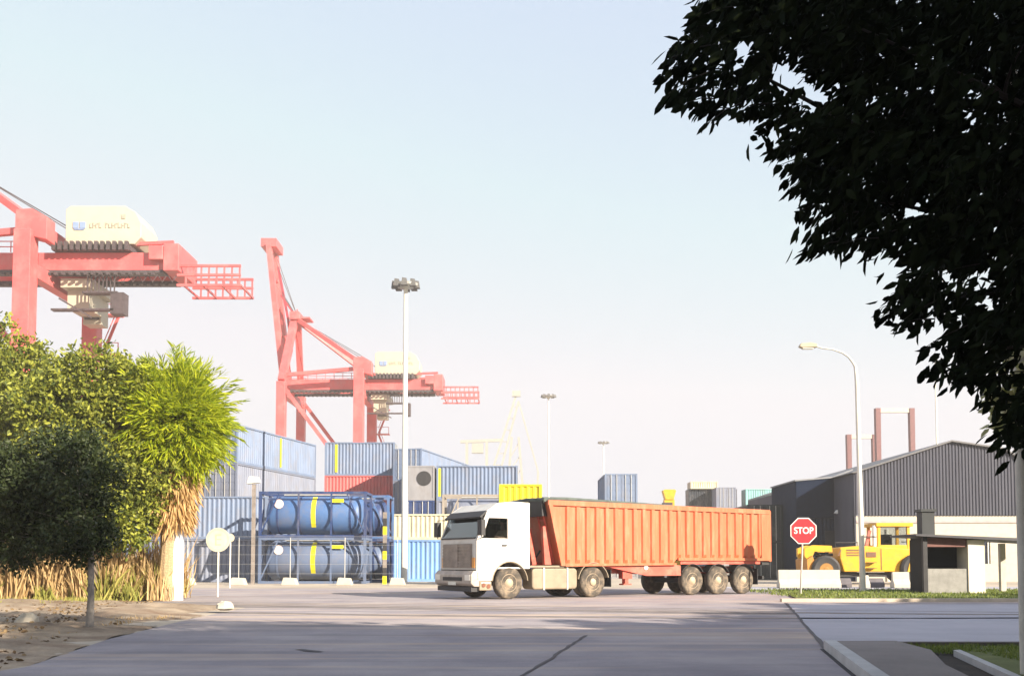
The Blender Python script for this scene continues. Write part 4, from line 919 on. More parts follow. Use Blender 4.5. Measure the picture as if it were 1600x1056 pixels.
def shelter():
    b = gnd(1446, 928); Y = b.y; s_ = Y/FPX
    t = thing("bus_shelter", (b.x, Y, 0), "small flat roofed roadside shelter with black post and pale low wall", "shelter")
    xr = at(1650, 800, Y).x-b.x; z0 = at(1446, 839, Y).z
    rf = MB(); rf.prism([(-0.45, z0+0.04), (xr, z0-0.22), (xr, z0-0.1), (-0.45, z0+0.12)], -0.35, 2.2); rf.build("roof", mat("dark_shelter_roof", (0.05, 0.05, 0.06), 0.6), t)
    MB().box(-0.09, 0.07, -0.1, 0.08, 0, z0+0.03).build("post", M_black, t)
    xw = at(1508, 880, Y).x-b.x; zw = at(1500, 888, Y).z
    MB().box(0.105, xw+0.098, 0.0, 0.12, 0, zw).build("low_wall", mat("shaded_grey_render", (0.27, 0.265, 0.25), 0.9, var=0.15, dirt=(0.18, 0.175, 0.16), damt=0.6, dscale=4), t)  # grey darkened so the low wall's shade sits in its colour
    cl = MB().box(xw+0.1, xw+0.72, -0.05, 0.9, 0, z0-0.10).build("pillar", mat("pale_plaster", (0.74, 0.66, 0.52), 0.85, var=0.08, bump=0.2), t)
    m = MB(); m.box(-0.09, xw+1.2, 1.1, 1.18, 0, z0-0.08); m.build("back_wall", mat("recess_shade_panel", (0.012, 0.013, 0.014), 0.8), t); MB().box(-0.09, -0.02, 0.11, 1.09, 0, z0-0.02).build("side_wall", MATS["recess_shade_panel"], t)  # near-black walls paint the shade inside the recess
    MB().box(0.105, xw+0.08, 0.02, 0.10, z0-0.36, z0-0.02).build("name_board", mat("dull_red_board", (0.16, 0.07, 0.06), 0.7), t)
    MB().box(0.15, xw, 0.7, 1.05, 0.42, 0.48).build("bench", MATS["recess_shade_panel"], t)
    MB().box(xr-1.2, xr-1.0, 1.9, 2.1, 0, z0-0.2).build("post", M_conc, t)
    x = at(1459, 800, Y).x-b.x; q = MB(); zt = at(1459, 794, Y).z; q.box(x-0.24, x+0.24, 0.5, 1.0, z0+0.03, zt-0.1); q.box(x-0.3, x+0.3, 0.44, 1.06, zt-0.1, zt)
    o = q.build("chimney", mat("dark_vent", (0.02, 0.025, 0.028), 0.6), t)
shelter()
# ================================================================ LOADER
def loader():
    Y = 54; s_ = Y/FPX; b = at(1262, 900, Y); t = thing("wheel_loader", (b.x, Y, 0), "yellow wheel loader with boxy cab parked behind the street lamp", "loader")
    x = lambda px: (px-1262)*s_; z = lambda py: at(1300, py, Y).z
    m = MB(); m.prism([(x(1316), z(872)), (x(1322), z(893)), (x(1422), z(893)), (x(1430), z(872)), (x(1426), z(857)), (x(1350), z(852)), (x(1316), z(855))], 0.3, 2.3); body = m.build("body", M_yellow, t, bevel=0.05)
    h = MB(); h.box(x(1326), x(1350), 0.28, 0.30, z(860), z(858)); h.box(x(1326), x(1350), 0.28, 0.30, z(864), z(862)); h.box(x(1326), x(1350), 0.28, 0.30, z(868), z(866)); h.box(x(1380), x(1381), 0.28, 0.30, z(890), z(857)); h.prism([(x(1312), z(868)), (x(1316), z(858)), (x(1318), z(858)), (x(1315), z(868))], 0.27, 0.29); h.prism([(x(1357), z(870)), (x(1372), z(870)), (x(1372), z(862)), (x(1357), z(862))], 0.27, 0.29)
    h.build("vent", mat("brown_vent", (0.15, 0.07, 0.04), 0.6), body)
    MB().box(x(1315), x(1420), 0.6, 2.0, z(901), z(894)).build("underframe", M_black, t)
    a = MB(); a.prism([(x(1262), z(868)), (x(1262), z(856)), (x(1275), z(851)), (x(1305), z(852)), (x(1306), z(862)), (x(1278), z(861)), (x(1272), z(874)), (x(1266), z(874))], 0.5, 0.8); a.prism([(x(1262), z(868)), (x(1262), z(856)), (x(1275), z(851)), (x(1305), z(852)), (x(1306), z(862)), (x(1278), z(861)), (x(1272), z(874)), (x(1266), z(874))], 1.8, 2.1)
    arm = a.build("lift_arm", M_yellow, t); MB().prism([(x(1264), z(893)), (x(1263), z(874)), (x(1272), z(868)), (x(1280), z(893))], 0.2, 2.4).build("bucket", mat("rusty_orange", (0.45, 0.2, 0.03), 0.6), arm)
    MB().box(x(1282), x(1302), 0.45, 2.0, z(893), z(880)).build("front_frame", M_yellow, t)
    for px, r_ in ((1292, 0.78), (1432, 0.82)):
        for y in (0.0, 2.1):
            w_ = MB().lathe([(r_*0.5, 0.05), (r_*0.85, 0), (r_, 0.08), (r_, 0.42), (r_*0.85, 0.5), (r_*0.5, 0.45)], (x(px), y, r_), 'y', 28).build("wheel", M_black, t, smooth=True)
            MB().lathe([(r_*0.48, 0.04), (r_*0.4, 0.1), (r_*0.15, 0.02)], (x(px), y, r_), 'y', 20).build("rim", mat("dirty_yellow_rim", (0.30, 0.15, 0.03), 0.7), w_)
    c = MB(); x0, x1, z0, z1 = x(1377), x(1428), z(857), z(816)
    for xx in (x0, x1-0.16):
        for y in (0.45, 1.99): c.box(xx, xx+0.16, y, y+0.16, z0, z1-0.2)
    c.box(x0-0.1, x1+0.15, 0.35, 2.25, z1-0.2, z1); c.box(x0+0.16, x1-0.16, 0.46, 0.58, z0, z0+0.22); c.box(x0+0.16, x1-0.16, 2.0, 2.14, z0, z0+0.22)
    cab = c.build("cab", M_yellow, t, bevel=0.02)
    g = MB(); g.box(x0+0.16, x1-0.16, 0.5, 0.52, z0+0.22, z1-0.2); g.build("side_window", M_glass, cab); MB().box(x0+0.5, x0+0.95, 0.9, 1.5, z0-0.1, z0+0.8).build("seat", M_black, cab)
    rl_ = MB(); rl_.tube([(x(1352), 0.4, z(853)), (x(1352), 0.4, z(838)), (x(1374), 0.4, z(838))], 0.035, 6); rl_.tube([(x(1310), 0.4, z(853)), (x(1310), 0.4, z(847)), (x(1345), 0.4, z(847)), (x(1345), 0.4, z(853))], 0.03, 6); rl_.build("grab_rail", M_black, t)
    hh = MB(); hh.tube([(x(1275), 0.9, z(858)), (x(1290), 0.9, z(868)), (x(1310), 0.9, z(866))], 0.07, 8); hh.tube([(x(1279), 1.3, z(856)), (x(1300), 1.3, z(874))], 0.09, 8); hh.build("hydraulic_ram", M_black, t)
    for q in range(3): MB().box(x(1356), x(1370), 0.0, 0.28, z(896-q*9)-0.03, z(896-q*9)).build("step", M_black, t)
    e = MB(); e.tube([(x(1372), 0.5, z(858)), (x(1372), 0.5, z(820))], 0.1, 10); e.build("exhaust_pipe", M_pale, t)
    MB().bar((x(1357), 0.6, z(868)), (x(1366), 0.6, z(828)), 0.16).build("cylinder", M_red, t)
    MB().prism([(x(1418), z(893)), (x(1424), z(870)), (x(1444), z(862)), (x(1446), z(868)), (x(1432), z(876)), (x(1428), z(893))], 0.0, 0.45).build("fender", M_yellow, t)
loader()
def reach_top():
    p = at(1045, 780, 100); t = thing("yellow_lifter", (p.x, 100, 0), "yellow container lifter top showing above the orange trailer", "lifter"); z = at(1045, 765, 100).z
    m = MB(); m.box(-0.5, 0.5, -0.5, 0.5, 0, z-1.0); m.prism([(-0.4, z-1.0), (0.4, z-1.0), (0.65, z-0.1), (0.5, z), (-0.5, z), (-0.65, z-0.1)], -0.6, 0.6); m.build("mast", M_yellow, t)
    m = MB(); m.box(-1.6, 1.6, -3, 3, 0.6, 2.2); m.build("body", M_yellow, t); MB().box(-0.62, 0.3, -0.52, 0.52, z-1.9, z-1.3).build("hydraulic_block", M_cranedk, t)
    for y in (-2, 2): MB().lathe([(0.4, -1.9), (0.7, -1.9), (0.7, 1.9), (0.4, 1.9)], (0, y, 0.7), 'x', 20).build("wheel", M_black, t)
reach_top()

# ================================================================ BARRIERS, FENCES, PILLAR
def barrier(x, y, L_, label, h=0.85, m=None):
    mb = MB(); mb.prism([(0, 0.02), (0.55, 0.02), (0.55, 0.2), (0.37, 0.42), (0.34, h), (0.21, h), (0.18, 0.42), (0, 0.2)], 0, L_, axis='x')
    o = mb.build("concrete_barrier", m or M_concw, loc=(x, y, 0), bevel=0.02); tag(o, label, "barrier", "white concrete barriers by the yard"); return o
yb = 46.0
for pa, pb, h, lb in ((1216, 1312, 0.85, "long white concrete barrier behind the stop sign"), (1345, 1357, 0.6, "narrow white concrete barrier just right of the street lamp"), (1394, 1420, 0.75, "short white concrete barrier in front of the loader's cab")):
    barrier(X(pa, yb), yb, X(pb, yb)-X(pa, yb), lb, h)
barrier(X(1313, yb), yb+1, X(1340, yb)-X(1313, yb), "low dark block between the white barriers under the loader", 0.45, mat("dark_block", (0.12, 0.11, 0.12), 0.9))  # low dark blocks filling the spaces between the white barriers
barrier(X(1361, yb), yb+1, X(1392, yb)-X(1361, yb), "low dark block below the loader's body", 0.45, MATS["dark_block"])
def fence():
    Y = 52.5; t = thing("wire_fence", (X(450, Y), Y, 0), "low wire fence on white concrete blocks in front of the containers", "fence"); ox = t.location.x
    for px in (215, 295, 375, 455, 540, 622):
        x = X(px, Y)-ox
        MB().prism([(x-0.42, 0.0), (x+0.42, 0.0), (x+0.3, 0.36), (x-0.3, 0.40)], -0.3, 0.3).build("footing", M_concw, t, bevel=0.03)
        MB().tube([(x, 0, 0.35), (x, 0, 2.5)], 0.022, 8).build("post", M_steel, t)
    m = MB()
    for z in (0.6, 1.1, 1.6, 2.1, 2.55): m.tube([(X(215, Y)-ox, 0, z), (X(622, Y)-ox, 0, z)], 0.006, 4)
    m.build("wire", M_steel, t)
fence()
for px, pt, lb in ((397, 745, "brown rusty yard post with white lamp left of the tank containers"), (602, 800, "yellow and black yard post right of the tank containers")):
    Y = 54.5; zt = at(px, pt, Y).z; t = thing("yard_post", (X(px, Y), Y, 0), lb, "post")
    if px < 500:
        MB().box(-0.09, 0.09, -0.08, 0.08, 0, zt-0.4).build("shaft", mat("rusty_post", (0.22, 0.19, 0.17), 0.8, var=0.3), t)
        MB().prism([(-0.38, zt-0.4), (0.35, zt-0.32), (0.25, zt), (-0.25, zt+0.03)], -0.2, 0.2).build("lamp_head", M_pale, t, bevel=0.05)
    else:
        m = MB(); k = 0
        while k*0.45 < zt: m.box(-0.1, 0.1, -0.1, 0.1, k*0.45, min(zt, k*0.45+0.45), [MATS["bright_yellow_paint"], M_black, MATS["rusty_post"]][k % 3]); k += 1
        m.build("shaft", None, t)
def chevron_pillar():
    b = gnd(274, 938); Y = b.y; zt = at(274, 795, Y).z; t = thing("gate_pillar", (b.x, Y, 0), "pale blue white concrete pillar beside the palm", "pillar")
    MB().box(-0.2, 0.2, -0.15, 0.15, 0, zt).build("shaft", mat("blue_white_paint", (0.66, 0.70, 0.78), 0.7, var=0.06, dirt=(0.5, 0.48, 0.45), damt=0.3), t, bevel=0.02)
    c = MB().box(-0.42, -0.21, -0.12, -0.08, 0.05, 1.15).build("marker_board", mat("marker_white", (0.75, 0.73, 0.7), 0.6), t); s_ = MB()
    for q in range(3): z = 0.12+q*0.36; s_.add([(-0.418, -0.123, z+0.16), (-0.212, -0.123, z), (-0.212, -0.123, z+0.17), (-0.418, -0.123, z+0.33)], [(0, 1, 2, 3)])
    s_.build("chevron", M_black, c, fix=False)
chevron_pillar()
for px, py, s_, lb in ((352, 957, 0.22, "small white stone at the edge of the verge below the round sign"), (42, 982, 0.2, "small pale stone on the sandy verge at far left")):
    g = gnd(px, py); m = MB(); m.lathe([(s_*0.5, 0), (s_, 0.05), (s_*0.95, 0.14), (s_*0.5, 0.22)], (0, 0, 0), 'z', 9)
    for i, v in enumerate(m.v): m.v[i] = (v[0]*random.uniform(0.8, 1.2), v[1]*random.uniform(0.8, 1.2), v[2]*random.uniform(0.85, 1.15))
    tag(m.build("stone", M_concw, loc=(g.x, g.y, 0.06)), lb, "stone")

# ================================================================ VEGETATION
def limb(mb, a, b, r0, r1, bend=0.2, n=5):
    a = Vector(a); b = Vector(b); L_ = (b-a).length; o = Vector((random.uniform(-1, 1), random.uniform(-1, 1), random.uniform(-0.3, 0.6)))*bend*L_*0.3
    pts = [a.lerp(b, i/n)+o*math.sin(math.pi*i/n) for i in range(n+1)]; mb.tube(pts, [r0+(r1-r0)*i/n for i in range(n+1)], 7); return pts
def tree(name, loc, label, cat, blobs, trunk_h, tr, nclump, nleaf, spread, ll, lw, lm, bark=M_bark, group=None):
    t = thing(name, loc, label, cat, group=group)
    tk = MB(); tk.tube([(0, 0, -0.1), (tr*0.2, 0, trunk_h*0.3), (-tr*0.3, tr*0.2, trunk_h*0.7), (0, 0, trunk_h)], [tr*1.4, tr, tr*0.9, tr*0.8], 10)
    tk.build("trunk", bark, t, smooth=True)
    lb = MB()
    for b in blobs:
        p = limb(lb, (0, 0, trunk_h*random.uniform(0.75, 1.0)), b[:3], tr*0.55, tr*0.15)
        for k in range(5):
            u = Vector([random.gauss(0, 1) for _ in range(3)]).normalized(); e = Vector(b[:3])+Vector((u.x*b[3], u.y*b[4], u.z*b[5]))*0.85
            limb(lb, p[3], e, tr*0.2, tr*0.04)
    lb.build("limbs", bark, t, smooth=True)
    P_, D_ = clumps(blobs, nclump, nleaf, spread); k = P_[:, 2] > 0.25
    leafmesh("crown", P_[k], D_[k], ll, lw, lm, t)
    return t
LM_olive = leafmat("olive_leaves", (0.055, 0.085, 0.015), (0.38, 0.40, 0.055), 0.35)
LM_lime = leafmat("lime_fronds", (0.16, 0.24, 0.008), (0.58, 0.62, 0.03), 0.5)
LM_dark = leafmat("shade_dark_leaves", (0.004, 0.007, 0.003), (0.012, 0.017, 0.007), 0.05, 0.9, 0.05)  # near-black tones carry the shade on the overhanging crown
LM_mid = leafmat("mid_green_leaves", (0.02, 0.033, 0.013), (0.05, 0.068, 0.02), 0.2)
LM_dry = leafmat("dry_tan_blades", (0.38, 0.25, 0.11), (0.62, 0.46, 0.24), 0.25, 0.8)
LM_drygreen = leafmat("yellow_green_blades", (0.18, 0.2, 0.04), (0.4, 0.36, 0.1), 0.25, 0.8)
LM_grass = leafmat("grass_blades", (0.10, 0.15, 0.03), (0.24, 0.28, 0.06), 0.3)
LM_brown = leafmat("dead_palm_fronds", (0.42, 0.26, 0.10), (0.66, 0.46, 0.22), 0.25, 0.8)

# big olive-green tree at far left
b = gnd(0, 938); Yt = b.y+2; x0 = X(10, Yt)
s_ = Yt/FPX
def bl(px, py, rpx, dy, o, Y, sx=1.0, sz=1.0):
    c = at(px, py, Y); r = rpx*Y/FPX; return (c.x-o[0], c.y-o[1]+dy, c.z, r*sx, r*1.0, r*sz)
o = (x0, Yt)
tree("broadleaf_tree", (x0, Yt, 0), "tall olive green tree at the left edge reaching up to the near crane's leg", "tree",
     [bl(5, 575, 72, 0, o, Yt), (bl(-70, 600, 90, 0.5, o, Yt)), bl(50, 640, 70, -0.6, o, Yt), bl(-20, 700, 95, 0, o, Yt), bl(60, 745, 70, 0.4, o, Yt), bl(-90, 740, 90, 0, o, Yt)],
     3.0, 0.22, 1100, 52000, 0.17, 0.17, 0.085, LM_olive)
Yt = 30.5; x0 = X(150, Yt); o = (x0, Yt)
tree("broadleaf_tree", (x0, Yt, 0), "rounded yellow green tree between the tall left tree and the palm", "tree",
     [bl(140, 605, 62, 0, o, Yt), bl(200, 615, 50, 0, o, Yt), bl(95, 655, 60, -0.4, o, Yt), bl(185, 650, 60, 0.3, o, Yt), bl(150, 710, 85, 0, o, Yt), bl(215, 740, 70, 0.2, o, Yt), bl(110, 780, 75, -0.3, o, Yt), bl(195, 800, 55, -0.2, o, Yt)],
     2.4, 0.18, 1000, 48000, 0.16, 0.17, 0.08, LM_olive)
# small shaded tree in front
b = gnd(140, 986); Yt = b.y; o = (b.x, b.y)
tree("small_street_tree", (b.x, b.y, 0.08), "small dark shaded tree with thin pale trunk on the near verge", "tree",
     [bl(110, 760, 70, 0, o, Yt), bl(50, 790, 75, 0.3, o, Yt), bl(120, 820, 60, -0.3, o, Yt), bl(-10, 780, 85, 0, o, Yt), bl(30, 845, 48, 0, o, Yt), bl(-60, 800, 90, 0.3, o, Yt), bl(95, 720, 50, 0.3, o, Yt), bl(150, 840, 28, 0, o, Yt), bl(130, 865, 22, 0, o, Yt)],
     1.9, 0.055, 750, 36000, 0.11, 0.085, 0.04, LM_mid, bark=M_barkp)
# palm with fan-like feathery fronds and dead skirt
def palm():
    Y = 31.2; bx = X(262, Y); t = thing("palm_tree", (bx, Y, 0), "bushy bright lime green palm with a hanging skirt of dead brown fronds", "palm tree")
    c = at(272, 668, Y); cx, cz = c.x-bx, c.z
    tk = MB(); n = 14; tk.tube([(cx*k/n, 0, cz*k/n) for k in range(n+1)], [0.26-0.006*k+0.02*(k % 2) for k in range(n+1)], 12); tk.build("trunk", mat("palm_trunk", (0.36, 0.26, 0.15), 0.9, var=0.3, scale=14, bump=1.0, bscale=20, stretch=(1, 1, 3)), t)
    P_ = []; D_ = []; stems = MB()
    for k in range(520):
        az = random.uniform(0, 2*math.pi); el = math.asin(random.uniform(-0.9, 1.0)); L_ = random.uniform(1.35, 2.25)*(1.12 if el > 0.6 else 1.0)
        d = Vector((math.cos(az)*math.cos(el), math.sin(az)*math.cos(el), math.sin(el))); pts = []; p = Vector((cx, 0, cz+0.1))
        for q in range(9):
            pts.append(p.copy()); dd = (d+Vector((0, 0, -0.07*q*(1.0 if el < 1.0 else 0.4)))).normalized(); p = p+dd*L_/8
        if k % 3 == 0: stems.tube(pts, [0.02]*3+[0.012]*6, 4, cap=False)
        for q in range(2, 9):
            a = pts[q-1]; b_ = pts[q]; dr = (b_-a).normalized(); sd = dr.cross(Vector((0, 0, 1))); sd = sd.normalized() if sd.length > 0.01 else Vector((1, 0, 0))
            for f in (0.0, 0.33, 0.66):
                for s2 in (-1, 1):
                    P_.append(a.lerp(b_, f)); D_.append(dr*1.0+sd*s2*random.uniform(0.35, 0.8)+Vector((0, 0, random.uniform(-0.35, 0.1))))
    stems.build("frond_stems", mat("green_stem", (0.2, 0.26, 0.05), 0.6), t)
    u = rng.normal(size=(16000, 3)); u /= np.linalg.norm(u, axis=1, keepdims=True); rr = rng.uniform(0.55, 1.02, (16000, 1))*(1.55+0.25*np.sin(u[:, :1]*5+u[:, 1:2]*4)+0.15*np.sin(u[:, 2:]*9))
    Q = u*rr*np.array([1.0, 1.0, 1.12])+np.array([cx, 0, cz+0.05]); E = u+rng.normal(size=(16000, 3))*0.35; E[:, 2] -= 0.15
    leafmesh("crown", np.concatenate([np.array(P_), Q]), np.concatenate([np.array(D_)+rng.normal(size=(len(D_), 3))*0.2, E]), 0.34, 0.042, LM_lime, t)
    P_ = []; D_ = []
    for k in range(1500):
        az = random.uniform(0, 2*math.pi); z = cz-random.uniform(1.0, 2.9); r = 0.35+0.65*max(0, 1-(cz-z)/3.0)*random.uniform(0.3, 1)
        P_.append((cx*0.9+math.cos(az)*r, math.sin(az)*r, z)); D_.append((math.cos(az)*0.35+random.gauss(0, 0.2), math.sin(az)*0.35+random.gauss(0, 0.2), -1))
    leafmesh("dead_frond_skirt", np.array(P_), np.array(D_), 0.7, 0.07, LM_brown, t)
palm()
# dry tall undergrowth
def blades(name, n, region, h, wdt, m, label, lean=0.25, clump=None, kind='stuff'):
    P_ = np.zeros((n, 3)); 
    if clump:
        c = np.array([region() for _ in range(clump)]); idx = rng.integers(0, clump, n); P_[:, :2] = c[idx]+rng.normal(size=(n, 2))*0.16; hs = rng.uniform(0.4, 1.15, clump)[idx]
    else: P_[:, :2] = np.array([region() for _ in range(n)]); hs = np.ones(n)
    D_ = rng.normal(size=(n, 3))*lean; D_[:, 2] = 1; D_ *= hs[:, None]
    P_[:, 2] = 0.03
    d = D_/np.linalg.norm(D_, axis=1, keepdims=True); r = rng.normal(size=(n, 3)); sd = np.cross(d, r); sd /= np.linalg.norm(sd, axis=1, keepdims=True)
    H_ = h*hs[:, None]*rng.uniform(0.5, 1.1, (n, 1)); W_ = wdt*rng.uniform(0.6, 1.3, (n, 1))/2; bend = rng.normal(size=(n, 3))*0.12; bend[:, 2] = -0.05
    v = np.stack([P_-sd*W_, P_+sd*W_, P_+d*H_*0.6+sd*W_*0.8+bend*H_*0.3, P_+d*H_*0.6-sd*W_*0.8+bend*H_*0.3, P_+d*H_+bend*H_], axis=1).reshape(-1, 3)
    me = bpy.data.meshes.new(name); me.vertices.add(n*5); me.vertices.foreach_set("co", v.ravel()); me.loops.add(n*7); me.polygons.add(n*2)
    base = (np.arange(n)*5)[:, None]; me.loops.foreach_set("vertex_index", (base+np.array([[0, 1, 2, 3, 3, 2, 4]])).ravel())
    st = np.stack([np.arange(n)*7, np.arange(n)*7+4], 1).ravel(); me.polygons.foreach_set("loop_start", st); me.polygons.foreach_set("loop_total", np.tile([4, 3], n))
    me.update(calc_edges=True); me.validate(); me.materials.append(m); o = bpy.data.objects.new(name, me); COL.objects.link(o); tag(o, label, "grass" if 'grass' in name else "plants", kind=kind); return o
xl = X(-120, 31); xr_ = X(252, 31)
blades("dry_reeds", 13000, lambda: (random.uniform(xl, xr_), random.uniform(30.6, 33.5)), 2.1, 0.05, LM_dry, "dry tan reeds under the left trees", 0.15, 130)
blades("green_reeds", 2500, lambda: (random.uniform(xl, xr_), random.uniform(30.3, 33)), 1.3, 0.05, LM_drygreen, "yellow green weeds among the dry reeds", 0.3, 40)
for px, Y, r_, lb in ((20, 31.5, 0.09, "thin dark trunk among the reeds at the far left"), (72, 32, 0.12, "dark trunk among the reeds left of the small tree"), (175, 33, 0.1, "dark trunk among the reeds right of the small tree")):
    t = thing("tree_stump", (X(px, Y), Y, 0), lb, "tree"); m = MB(); m.tube([(0, 0, -0.1), (0.05, 0, 1.2), (-0.1, 0.1, 2.6), (0.1, 0.1, 4.0)], [r_*1.3, r_, r_*0.9, r_*0.7], 8); m.build("trunk", M_bark, t, smooth=True)
gx0 = gnd(1222, 932).x
blades("grass", 9000, lambda: (random.uniform(gx0, 26), random.uniform(gy0, gy1)), 0.13, 0.03, LM_grass, "short green grass strip behind the far kerb", 0.4)
blades("grass", 14000, lambda: (random.uniform(g0.x+0.3, 9.5), random.uniform(8.5, P_a.y-0.2)), 0.11, 0.012, LM_grass, "green grass in the bottom right corner", 0.5)
blades("weeds", 700, lambda: (gnd(random.uniform(1400, 1520), 1019+random.uniform(-3, 6)).xy), 0.12, 0.012, LM_grass, "small weeds along the edge of the dark soil", 0.5)
blades("dry_grass", 5000, lambda: (random.uniform(-26, -12), random.uniform(27.5, 31)), 0.22, 0.02, LM_drygreen, "dry yellow grass along the left verge", 0.4, 300)
blades("dry_grass", 2500, lambda: (random.uniform(-14, -7.2), random.uniform(13, 22)), 0.09, 0.012, LM_dry, "sparse dry grass on the near verge", 0.5, 160)

# fallen leaves
def litter(name, n, reg, label, m):
    q = np.array([reg() for _ in range(n)]); P_ = np.c_[q[:, :2], np.full(n, 0.02)+q[:, 2]]; D_ = rng.normal(size=(n, 3)); D_[:, 2] *= 0.12
    o = leafmesh(name, P_, D_, 0.09, 0.05, m); tag(o, label, "leaves", kind='stuff')
LM_lit = leafmat("fallen_leaves", (0.09, 0.06, 0.035), (0.24, 0.17, 0.09), 0.0, 0.9)
def reg_l():
    y = random.uniform(8.5, 28); e = np.interp(y, [8, 10, 14, 20, 26], [-4.6, -5.9, -7.0, -8.2, -9.6]); x = e-abs(random.gauss(0, 1.6))+0.5; return (x, y, 0.10 if x < e-0.3 else 0.0)
litter("leaf_litter", 1300, reg_l, "brown fallen leaves along the edge of the sandy verge", LM_lit)
# overhanging dark tree, trunk outside the right edge
def inpoly(x, y, P_):
    c = False; j = len(P_)-1
    for i in range(len(P_)):
        if (P_[i][1] > y) != (P_[j][1] > y) and x < (P_[j][0]-P_[i][0])*(y-P_[i][1])/(P_[j][1]-P_[i][1])+P_[i][0]: c = not c
        j = i
    return c
from mathutils import noise as mnoise
def overhang():
    tx0, ty0 = 6.3, 7.6
    t = thing("overhanging_tree", (tx0, ty0, 0), "dark leafy tree hanging into the top right corner", "tree")
    poly = [(1105, -80), (1108, 0), (1092, 45), (1048, 88), (1040, 150), (1100, 176), (1150, 150), (1190, 190), (1222, 250), (1258, 290), (1262, 335), (1300, 345), (1330, 385), (1380, 372), (1425, 400), (1450, 445),
            (1395, 455), (1385, 485), (1425, 520), (1465, 560), (1500, 588), (1545, 585), (1572, 560), (1600, 500), (1900, 500), (1900, -80)]
    poly2 = [(1570, 610), (1562, 640), (1590, 680), (1640, 690), (1640, 600)]
    holes = [(1160, 75, 20), (1228, 118, 26), (1270, 148, 26), (1300, 130, 10), (1455, 302, 15), (1422, 332, 17), (1535, 103, 13), (1478, 432, 16), (1535, 430, 15), (1545, 470, 14), (1365, 150, 12), (1470, 520, 8), (1375, 85, 9), (1515, 190, 8)]
    P_ = []; D_ = []; tw = MB(); cl = []
    while len(cl) < 1900:
        x, y = random.uniform(1030, 1900), random.uniform(-80, 690)
        if not (inpoly(x, y, poly) or inpoly(x, y, poly2)): continue
        dep = sum(inpoly(x+a, y+b_, poly) for a, b_ in ((-28, 12), (-8, 30), (-45, 15), (-20, 50), (-75, 30), (-100, 60)))
        if y < 560 and x < 1590 and dep < 2: continue
        nz = mnoise.noise(Vector((x/38, y/38, 1.5)))
        if dep < 5 and nz < -0.12 or dep == 6 and nz < -0.42: continue
        if any((x-a)**2+(y-b_)**2 < (r_*1.25)**2 for a, b_, r_ in holes): continue
        Y = random.uniform(6.2, 8.6); cl.append((x, y, Y))
    for x, y in ((1050, 92), (1038, 155), (1062, 160), (1045, 130), (1078, 60), (1262, 388), (1285, 380), (1265, 330), (1385, 490), (1220, 230), (1350, 392), (1100, 30), (1190, 205), (1575, 650)): cl.append((x+8, y-8, random.uniform(6.6, 7.4)))
    for x, y, Y in cl:
        c = at(x, y, Y); n = 13 if x < 1620 else 5
        edge = x < 1110 or 1250 < x < 1300 and y > 360
        n = 7 if edge else n; sp = 0.05 if edge else 0.085
        ax = Vector((-0.6, random.uniform(-0.4, 0.3), -0.55+random.uniform(-0.3, 0.3)))
        for k in range(n):
            p = c+Vector([random.gauss(0, sp) for _ in range(3)])
            P_.append(p); D_.append(ax*1.0+Vector((random.gauss(0, 0.45), random.gauss(0, 0.45), random.gauss(0, 0.45)-0.25)))
    for x, y, L_ in [(1050, 78, .3), (1040, 150, .28), (1062, 152, .22), (1085, 168, .2), (1100, 178, .25), (1135, 150, .2), (1050, 100, .25), (1095, 20, .3), (1165, 168, .2), (1190, 205, .3), (1205, 228, .25), (1222, 250, .25), (1245, 285, .2),
                     (1250, 325, .3), (1262, 385, .3), (1290, 378, .2), (1320, 385, .25), (1358, 395, .25), (1300, 350, .2), (1390, 460, .3), (1378, 488, .3), (1410, 505, .25), (1450, 545, .3), (1482, 575, .3), (1520, 588, .25), (1545, 590, .25), (1410, 400, .25), (1450, 420, .3), (1255, 300, .25), (1280, 360, .25)]:
        for _ in range(2):
            e = at(x+random.gauss(0, 6), y+random.gauss(0, 6), random.uniform(6.6, 7.6)); st = e+Vector((L_, random.uniform(-.1, .1), L_*random.uniform(0.1, 0.7))); tw.tube([st, st.lerp(e, .5)+Vector((0, 0, .02)), e], [0.006, 0.004, 0.002], 4)
            for q in range(11):
                p = st.lerp(e, q/10); sd = 1 if q % 2 else -1
                P_.append(p); D_.append(Vector((-0.45, sd*0.5+random.gauss(0, .2), -0.65+sd*0.25+random.gauss(0, .2))))
    keep = []
    for i, p in enumerate(P_):
        zc = p.y*math.cos(TILT)+(p.z-EYE)*math.sin(TILT); yc = (p.z-EYE)*math.cos(TILT)-p.y*math.sin(TILT); u, v_ = 800+FPX*p.x/zc, 528+SH-FPX*yc/zc
        if not any((u-8-a)**2+(v_+6-b_)**2 < (r_*0.85)**2 for a, b_, r_ in holes): keep.append(i)
    P_ = [P_[i] for i in keep]; D_ = [D_[i] for i in keep]
    P_ = np.array(P_); D_ = np.array(D_)
    for i, v in enumerate(tw.v): tw.v[i] = (v[0]-tx0, v[1]-ty0, v[2])
    tw.build("twigs", M_dbark, t)
    # keep the bright gaps in the crown open
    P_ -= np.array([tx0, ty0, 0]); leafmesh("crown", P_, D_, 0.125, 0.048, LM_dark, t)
    # rest of the crown, out of frame; high blobs added to shade the small tree
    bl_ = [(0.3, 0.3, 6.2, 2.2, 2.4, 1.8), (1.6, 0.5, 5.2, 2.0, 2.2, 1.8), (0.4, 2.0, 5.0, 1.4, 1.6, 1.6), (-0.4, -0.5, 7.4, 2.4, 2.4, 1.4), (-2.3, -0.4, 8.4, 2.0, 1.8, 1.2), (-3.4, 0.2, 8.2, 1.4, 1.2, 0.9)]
    A, B = clumps(bl_, 900, 24000, 0.2); leafmesh("crown", A, B, 0.14, 0.06, LM_dark, t)
